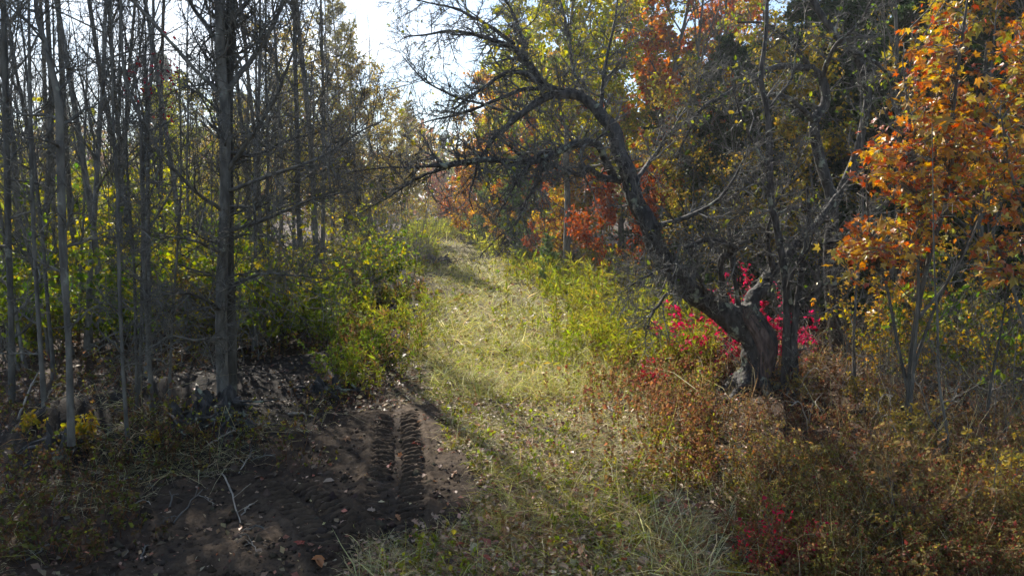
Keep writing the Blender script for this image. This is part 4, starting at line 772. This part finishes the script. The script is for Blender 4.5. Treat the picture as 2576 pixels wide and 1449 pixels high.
for i in range(9):
    u = RNG.uniform(1950, 2560); v = RNG.uniform(900, 1200); stick(u, v, u+RNG.uniform(-150, 150), v+RNG.uniform(-60, 40), RNG.uniform(.2, .6), RNG.uniform(.004, .007), 'pale dead branch leaning in the brown ground shrubs', mat=M_DEAD, group='dead branches in the ground shrubs', bend=.15)
fl = [Buf().add(LEAF[k][0], np.array([f[:3] for f in LEAF[k][1]] if k != 'oval' else [(0, 1, 2), (0, 2, 3), (0, 3, 4), (0, 4, 5)])).mesh('fallen_leaf', M_FALLEN) for k in ('oval', 'oak', 'maple')]
for i in range(150):
    v = 1000+440*RNG.random()**.8; u = RNG.uniform(150, 1650) if RNG.random() < .15 else RNG.normal(1230, 190); p = gp(u, v)
    o = mobj('fallen_leaf', fl[RNG.integers(3)], label='dry fallen leaf lying on the track and soil', cat='leaf', group='fallen leaves on the track'); s = RNG.uniform(.05, .085)
    o.location = p+[0, 0, RNG.uniform(.015, .04)]; o.rotation_euler = (RNG.normal()*.35, RNG.normal()*.35, RNG.uniform(0, 6.28)); o.scale = (s, s, s*RNG.uniform(1, 3))

# ------------------------------------------------------------------ ground cover
def scatter(n, v0, v1, u0, u1, g, test=None, vpow=1.):
    """points on the ground, about even over the picture: denser near the camera"""
    u = g.uniform(u0, u1, n); v = v0+(v1-v0)*g.random(n)**vpow
    a = (u-1288)/FPX; b = (724.5-v)/FPX; dz = -SP+b*CP; dy = CP+b*SP; t = -CAM_H/dz; x, yv = a*t, dy*t
    z = H(x, yv); t = (z-CAM_H)/dz; x, yv = a*t, dy*t
    k = yv > 1.5
    if test is not None: k &= test(x, yv)
    x, yv = x[k], yv[k]; return np.stack([x, yv, H(x, yv)], 1)
g = np.random.default_rng(900)
def side(x, y): return x-pathx(y)
def soft(x): return g.standard_normal(np.shape(x))
def blades(n, reg, test, h, wd, cols, name, label, lean=.5, pos=True, k=4, vpow=1.):
    p = scatter(n, *reg, g, test, vpow); M = len(p); hh = h*np.exp(.35*g.standard_normal(M))*np.clip(.8+p[:, 1]/45, .8, 1.5); d = g.standard_normal((M, 3))*lean; d[:, 2] = np.abs(d[:, 2])*.3+.8
    cl = .5+.5*wav(p[:, 0], p[:, 1], 2.7, 1.); hh = hh*(.6+.7*cl)
    P = np.empty((M, k, 3)); P[:, 0] = p; dd = norm(d)
    for i in range(1, k):
        dd = norm(dd+g.standard_normal((M, 3))*.2+np.array([0, 0, -.22*lean*2])); P[:, i] = P[:, i-1]+dd*(hh/(k-1))[:, None]
    dist = np.clip(p[:, 1]/7, .8, 4); W = (wd*dist*np.exp(.25*g.standard_normal(M)))[:, None]*np.array([1, .9, .6, .12])[None, :k]
    b = Buf(); ribbons(P, W, pal(cols, M, g, .3, pos=p if pos else None), b)
    return mobj(name, b.mesh(name, M_GRASS), label=label, kind='stuff')
onpath = lambda x, y: (np.abs(side(x, y)) < 1.25+.35*wav(x, y, .8, 2.)) & (dirtmask(x, y) < .02+.1*g.random(np.shape(x)))
GRASSC = [(.30, .31, .06), (.38, .37, .09), (.46, .42, .17), (.52, .47, .26), (.24, .26, .05), (.42, .39, .12)]
STRAW = [(.44, .40, .22), (.36, .31, .16), (.50, .46, .28), (.28, .23, .12)]
blades(22000, (985, 1480, 850, 1780), onpath, .16, .0023, STRAW+GRASSC[:3]+BROWN[1:2], 'sparse_grass', 'sparse straw-coloured grass between fallen leaves on the track', .9)
blades(48000, (570, 1010, 850, 1750), lambda x, y: np.abs(side(x, y)-.15) < 1.6+.35*wav(x, y, .8, 2.), .19, .0022, GRASSC, 'grass', 'short green and straw grass growing on the track', .75)
blades(27000, (600, 1480, 850, 1900), lambda x, y: (np.abs(side(x, y)-.2) < 1.7) & (dirtmask(x, y) < .05), .26, .0019, STRAW, 'dry_straw', 'flattened dry straw lying over the track', 1.6)
blades(13000, (1030, 1480, -50, 1000), lambda x, y: (dirtmask(x, y) < .1) & (x < -2.0) & (wav(x, y, 1.9, 3.) > -.2), .26, .002, [(.20, .18, .09), (.30, .26, .15), (.14, .13, .05), (.42, .38, .24), (.12, .09, .05)], 'dead_grass', 'dead grass and straw scattered on the dark forest floor', 1.4)
blades(1500, (1250, 1500, 1400, 1850), lambda x, y: wav(x, y, 4., 1.) > .2, .30, .0032, STRAW+GRASSC[2:4], 'dry_grass_tufts', 'pale dry grass tufts beside the brown ground shrubs', .6)
def weeds(n, reg, test, h, nl, ls, cols, stemc, name, label, kind='thin', splay=.16, vpow=1., mat=None, branch=0):
    p = scatter(n, *reg, g, test, vpow); M = len(p); hh = h*np.exp(.28*g.standard_normal(M))*(.65+.4*(.5+.5*wav(p[:, 0], p[:, 1], 1.9, 3.))); d = g.standard_normal((M, 3))*splay; d[:, 2] = 1
    P = walk(p-[0, 0, .02], d, hh, 5, .07, 0, g); dist = np.clip(p[:, 1]/8, .8, 3)
    b = Buf(); tubes(P, (.0022*dist)[:, None]*np.array([1, .9, .8, .6, .3])[None], 3, col=pal(stemc, M, g), buf=b)
    Q = P
    if branch:
        Q, RQ = grow(P, np.full((M, 5), .0016)*dist[:, None], branch, .25, 1, .42, .75, 2, .9, .001, .15, .05, g, fall=.5); tubes(Q, RQ, 3, col=pal(stemc, len(Q), g), buf=b)
    bb, tt = along(Q, nl, g, .25); m = len(bb); ax = tt*.35+g.standard_normal((m, 3))*.75; ax[:, 2] += .12; nr = g.standard_normal((m, 3))*.7; nr[:, 2] += .6
    sz = ls*np.exp(.3*g.standard_normal(m))*np.clip(bb[:, 1]/9, .75, 2.2); leaves(b, bb, ax, nr, sz, pal(cols, m, g, .25, pos=bb*.6), kind)
    return mobj(name, b.mesh(name, mat or M_LEAF), label=label, kind='stuff')
SHC0 = [(.26, .12, .065), (.20, .08, .05), (.28, .18, .08)]
GR = [(.20, .25, .03), (.27, .29, .04), (.33, .31, .05), (.24, .20, .04), (.17, .20, .03)]
RB = [(.24, .10, .05), (.18, .08, .04), (.14, .11, .04)]
# goldenrod on the right of the track, and on its left bank
weeds(1900, (585, 960, 1080, 1800), lambda x, y: (side(x, y) > 1.35+.3*wav(x, y, .9, 1.)+.45*soft(x)) & (side(x, y) < 3.6+y*.03) & (y > 8.3+.8*soft(x)), .55, 34, .075, GR, RB, 'goldenrod', 'tall yellow-green goldenrod weeds along the track', vpow=.8)
weeds(760, (600, 1000, 850, 1150), lambda x, y: (side(x, y) < -1.4+.3*soft(x)) & (side(x, y) > -2.9-y*.01) & (y > 7.8+.5*soft(x)), .40, 30, .065, GR+GREEN[1:2]+BROWN[:2], RB, 'goldenrod_bank', 'green and yellow weeds on the bank beside the track')
weeds(1200, (570, 670, 1030, 1260), lambda x, y: (y > 24) & (np.abs(side(x, y)-.3) < 2.6) & ((np.abs(side(x, y)) > .8) | (y > 33)), .6, 26, .09, [(.30, .34, .05), (.36, .36, .06), (.42, .40, .08)], RB, 'tall_weeds', 'tall pale green weeds at the far end of the track')
weeds(2200, (640, 1460, 900, 1650), lambda x, y: onpath(x, y) & (wav(x, y, 2.2, 5.) > -.3), .11, 8, .036, GR+GREEN[2:], RB, 'low_forbs', 'low leafy weeds growing in the grass of the track', 'dia', .5)
weeds(1500, (900, 1250, 1350, 1800), lambda x, y: (side(x, y) > 1.05+.4*soft(x)) & (side(x, y) < 2.6), .28, 24, .034, GR[2:]+BROWN[:2]+SHC0, RB, 'track_edge_weeds', 'thin yellowing weeds at the edge of the track', 'dia', .2, branch=0)
# brown and red ground shrubs on the right
SHC = [(.26, .12, .065), (.20, .08, .05), (.28, .18, .08), (.25, .20, .08), (.19, .17, .06), (.34, .25, .12), (.28, .07, .05)]
blades(3500, (880, 1500, 1500, 2700), lambda x, y: side(x, y) > 1.3+.3*soft(x), .42, .0016, STRAW+BROWN, 'dry_stalks', 'thin dry stalks standing among the ground shrubs', .35)
weeds(1850, (860, 1500, 1480, 2700), lambda x, y: (side(x, y) > 1.35+.3*wav(x, y, 1.1, 1.)+.3*soft(x)-.25*(y < 5)) & (wav(x, y, 2.3, 7.) > -.75+.3*soft(x)) & ((x-base[0]+.1)**2+((y-base[1]+.55)/1.3)**2 > .12), .27, 9, .020, SHC, RB, 'ground_shrubs', 'brown and red small-leaved shrubs carpeting the ground right of the track', 'dia', .3, branch=9)
weeds(620, (1180, 1500, 1850, 2700), lambda x, y: x > 1.3+.3*soft(x), .27, 9, .019, [(.24, .22, .05), (.30, .24, .06), (.20, .19, .05), (.33, .16, .06)], RB, 'yellow_ground_shrubs', 'yellow-green small-leaved shrubs among the brown ones', 'dia', .35, branch=9)
blades(3500, (1000, 1480, -50, 820), lambda x, y: (dirtmask(x, y) < 0) & (wav(x, y, 2.6, 5.) > 0), .34, .0021, STRAW, 'pale_straw', 'long pale straw stems tangled over the dark forest floor', 1.1)
weeds(1350, (820, 1430, -60, 1020), lambda x, y: (side(x, y) < -1.4+.2*soft(x)) & (dirtmask(x, y) < 0) & (wav(x, y, 1.4, 2.) > -.4-.15*(y > 6)), .27, 8, .032, GR[2:]+[(.12, .07, .04), (.16, .09, .045), (.09, .055, .03), (.10, .11, .03), (.14, .14, .03)]*2, RB, 'floor_weeds', 'straggling weeds and brown leaves on the thicket floor', 'dia', .4, branch=2)
# clods on the bare soil
p = scatter(4200, 1030, 1500, 150, 1160, g, lambda x, y: dirtmask(x, y) > -.12+.1*soft(x)); M = len(p)
ov = np.array([(1, 0, 0), (-1, 0, 0), (0, 1, 0), (0, -1, 0), (0, 0, 1), (0, 0, -1)], float); of = np.array([(0, 2, 4), (2, 1, 4), (1, 3, 4), (3, 0, 4), (2, 0, 5), (1, 2, 5), (3, 1, 5), (0, 3, 5)])
sz = .0065*np.exp(.7*g.standard_normal(M)); V = p[:, None]+sz[:, None, None]*ov[None]*g.uniform(.6, 1.4, (M, 6, 1)); V[:, :, 2] += .012
mobj('soil_clods', Buf().add(V, (of[None]+(np.arange(M)*6)[:, None, None]).reshape(-1, 3), np.repeat(pal([(.06, .044, .03), (.08, .058, .04), (.04, .03, .022)], M, g), 6, 0)).mesh('soil_clods', M_SOIL, True), label='crumbs and clods of soil on the bare patch', kind='stuff')
# leaf litter
def litter(n, reg, test, ls, cols, name, label, lift=.02):
    p = scatter(n, *reg, g, test); M = len(p); p[:, 2] += lift*g.random(M)+.004; ax = g.standard_normal((M, 3)); ax[:, 2] *= .35; nr = g.standard_normal((M, 3))*.45; nr[:, 2] += 1
    b = Buf(); leaves(b, p, ax, nr, ls*np.exp(.3*g.standard_normal(M))*np.clip(p[:, 1]/8, .8, 2.5), pal(cols, M, g, .35), 'dia'); return mobj(name, b.mesh(name, M_LITTER), label=label, kind='stuff')
LIT = [(.22, .14, .08), (.32, .22, .13), (.16, .10, .06), (.40, .30, .19), (.28, .10, .06), (.27, .20, .10), (.34, .24, .15)]
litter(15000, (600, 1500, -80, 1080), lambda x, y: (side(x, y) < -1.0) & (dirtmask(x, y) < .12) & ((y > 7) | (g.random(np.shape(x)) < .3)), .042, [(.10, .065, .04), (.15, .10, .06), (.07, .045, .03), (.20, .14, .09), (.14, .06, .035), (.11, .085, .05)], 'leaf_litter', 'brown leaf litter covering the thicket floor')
litter(5500, (980, 1500, 850, 1850), lambda x, y: (np.abs(side(x, y)-.3) < 1.9) & (dirtmask(x, y) < .12), .042, LIT, 'near_litter', 'thick brown leaf litter between the sparse grass', .05)
litter(9000, (700, 1500, 850, 1800), lambda x, y: (np.abs(side(x, y)) < 1.9) & (dirtmask(x, y) < .15), .045, LIT, 'track_litter', 'fallen leaves sprinkled in the grass of the track', .04)
litter(9000, (650, 1500, 1500, 2700), lambda x, y: side(x, y) > 1.2, .05, LIT, 'shrub_litter', 'brown leaf litter under the ground shrubs')
litter(700, (1030, 1480, 300, 1150), lambda x, y: dirtmask(x, y) > .05, .04, LIT, 'soil_litter', 'scattered dry leaves on the bare soil', .03)
# ------------------------------------------------------------------ thin autumn air
hm, t, o = nodes('haze'); pv = t.nodes.new('ShaderNodeVolumePrincipled'); pv.inputs['Density'].default_value = .0013; pv.inputs['Color'].default_value = (.92, .95, 1, 1); pv.inputs['Anisotropy'].default_value = .45
t.links.new(pv.outputs['Volume'], o.inputs['Volume'])
hv = np.array([(x, y, z) for x in (-910, 910) for y in (-70, 1510) for z in (-2, 22)], float)
mobj('haze', Buf().add(hv, [(0, 1, 3, 2), (4, 6, 7, 5), (0, 4, 5, 1), (2, 3, 7, 6), (0, 2, 6, 4), (1, 5, 7, 3)]).mesh('haze', hm), label='thin autumn haze filling the air', kind='stuff')
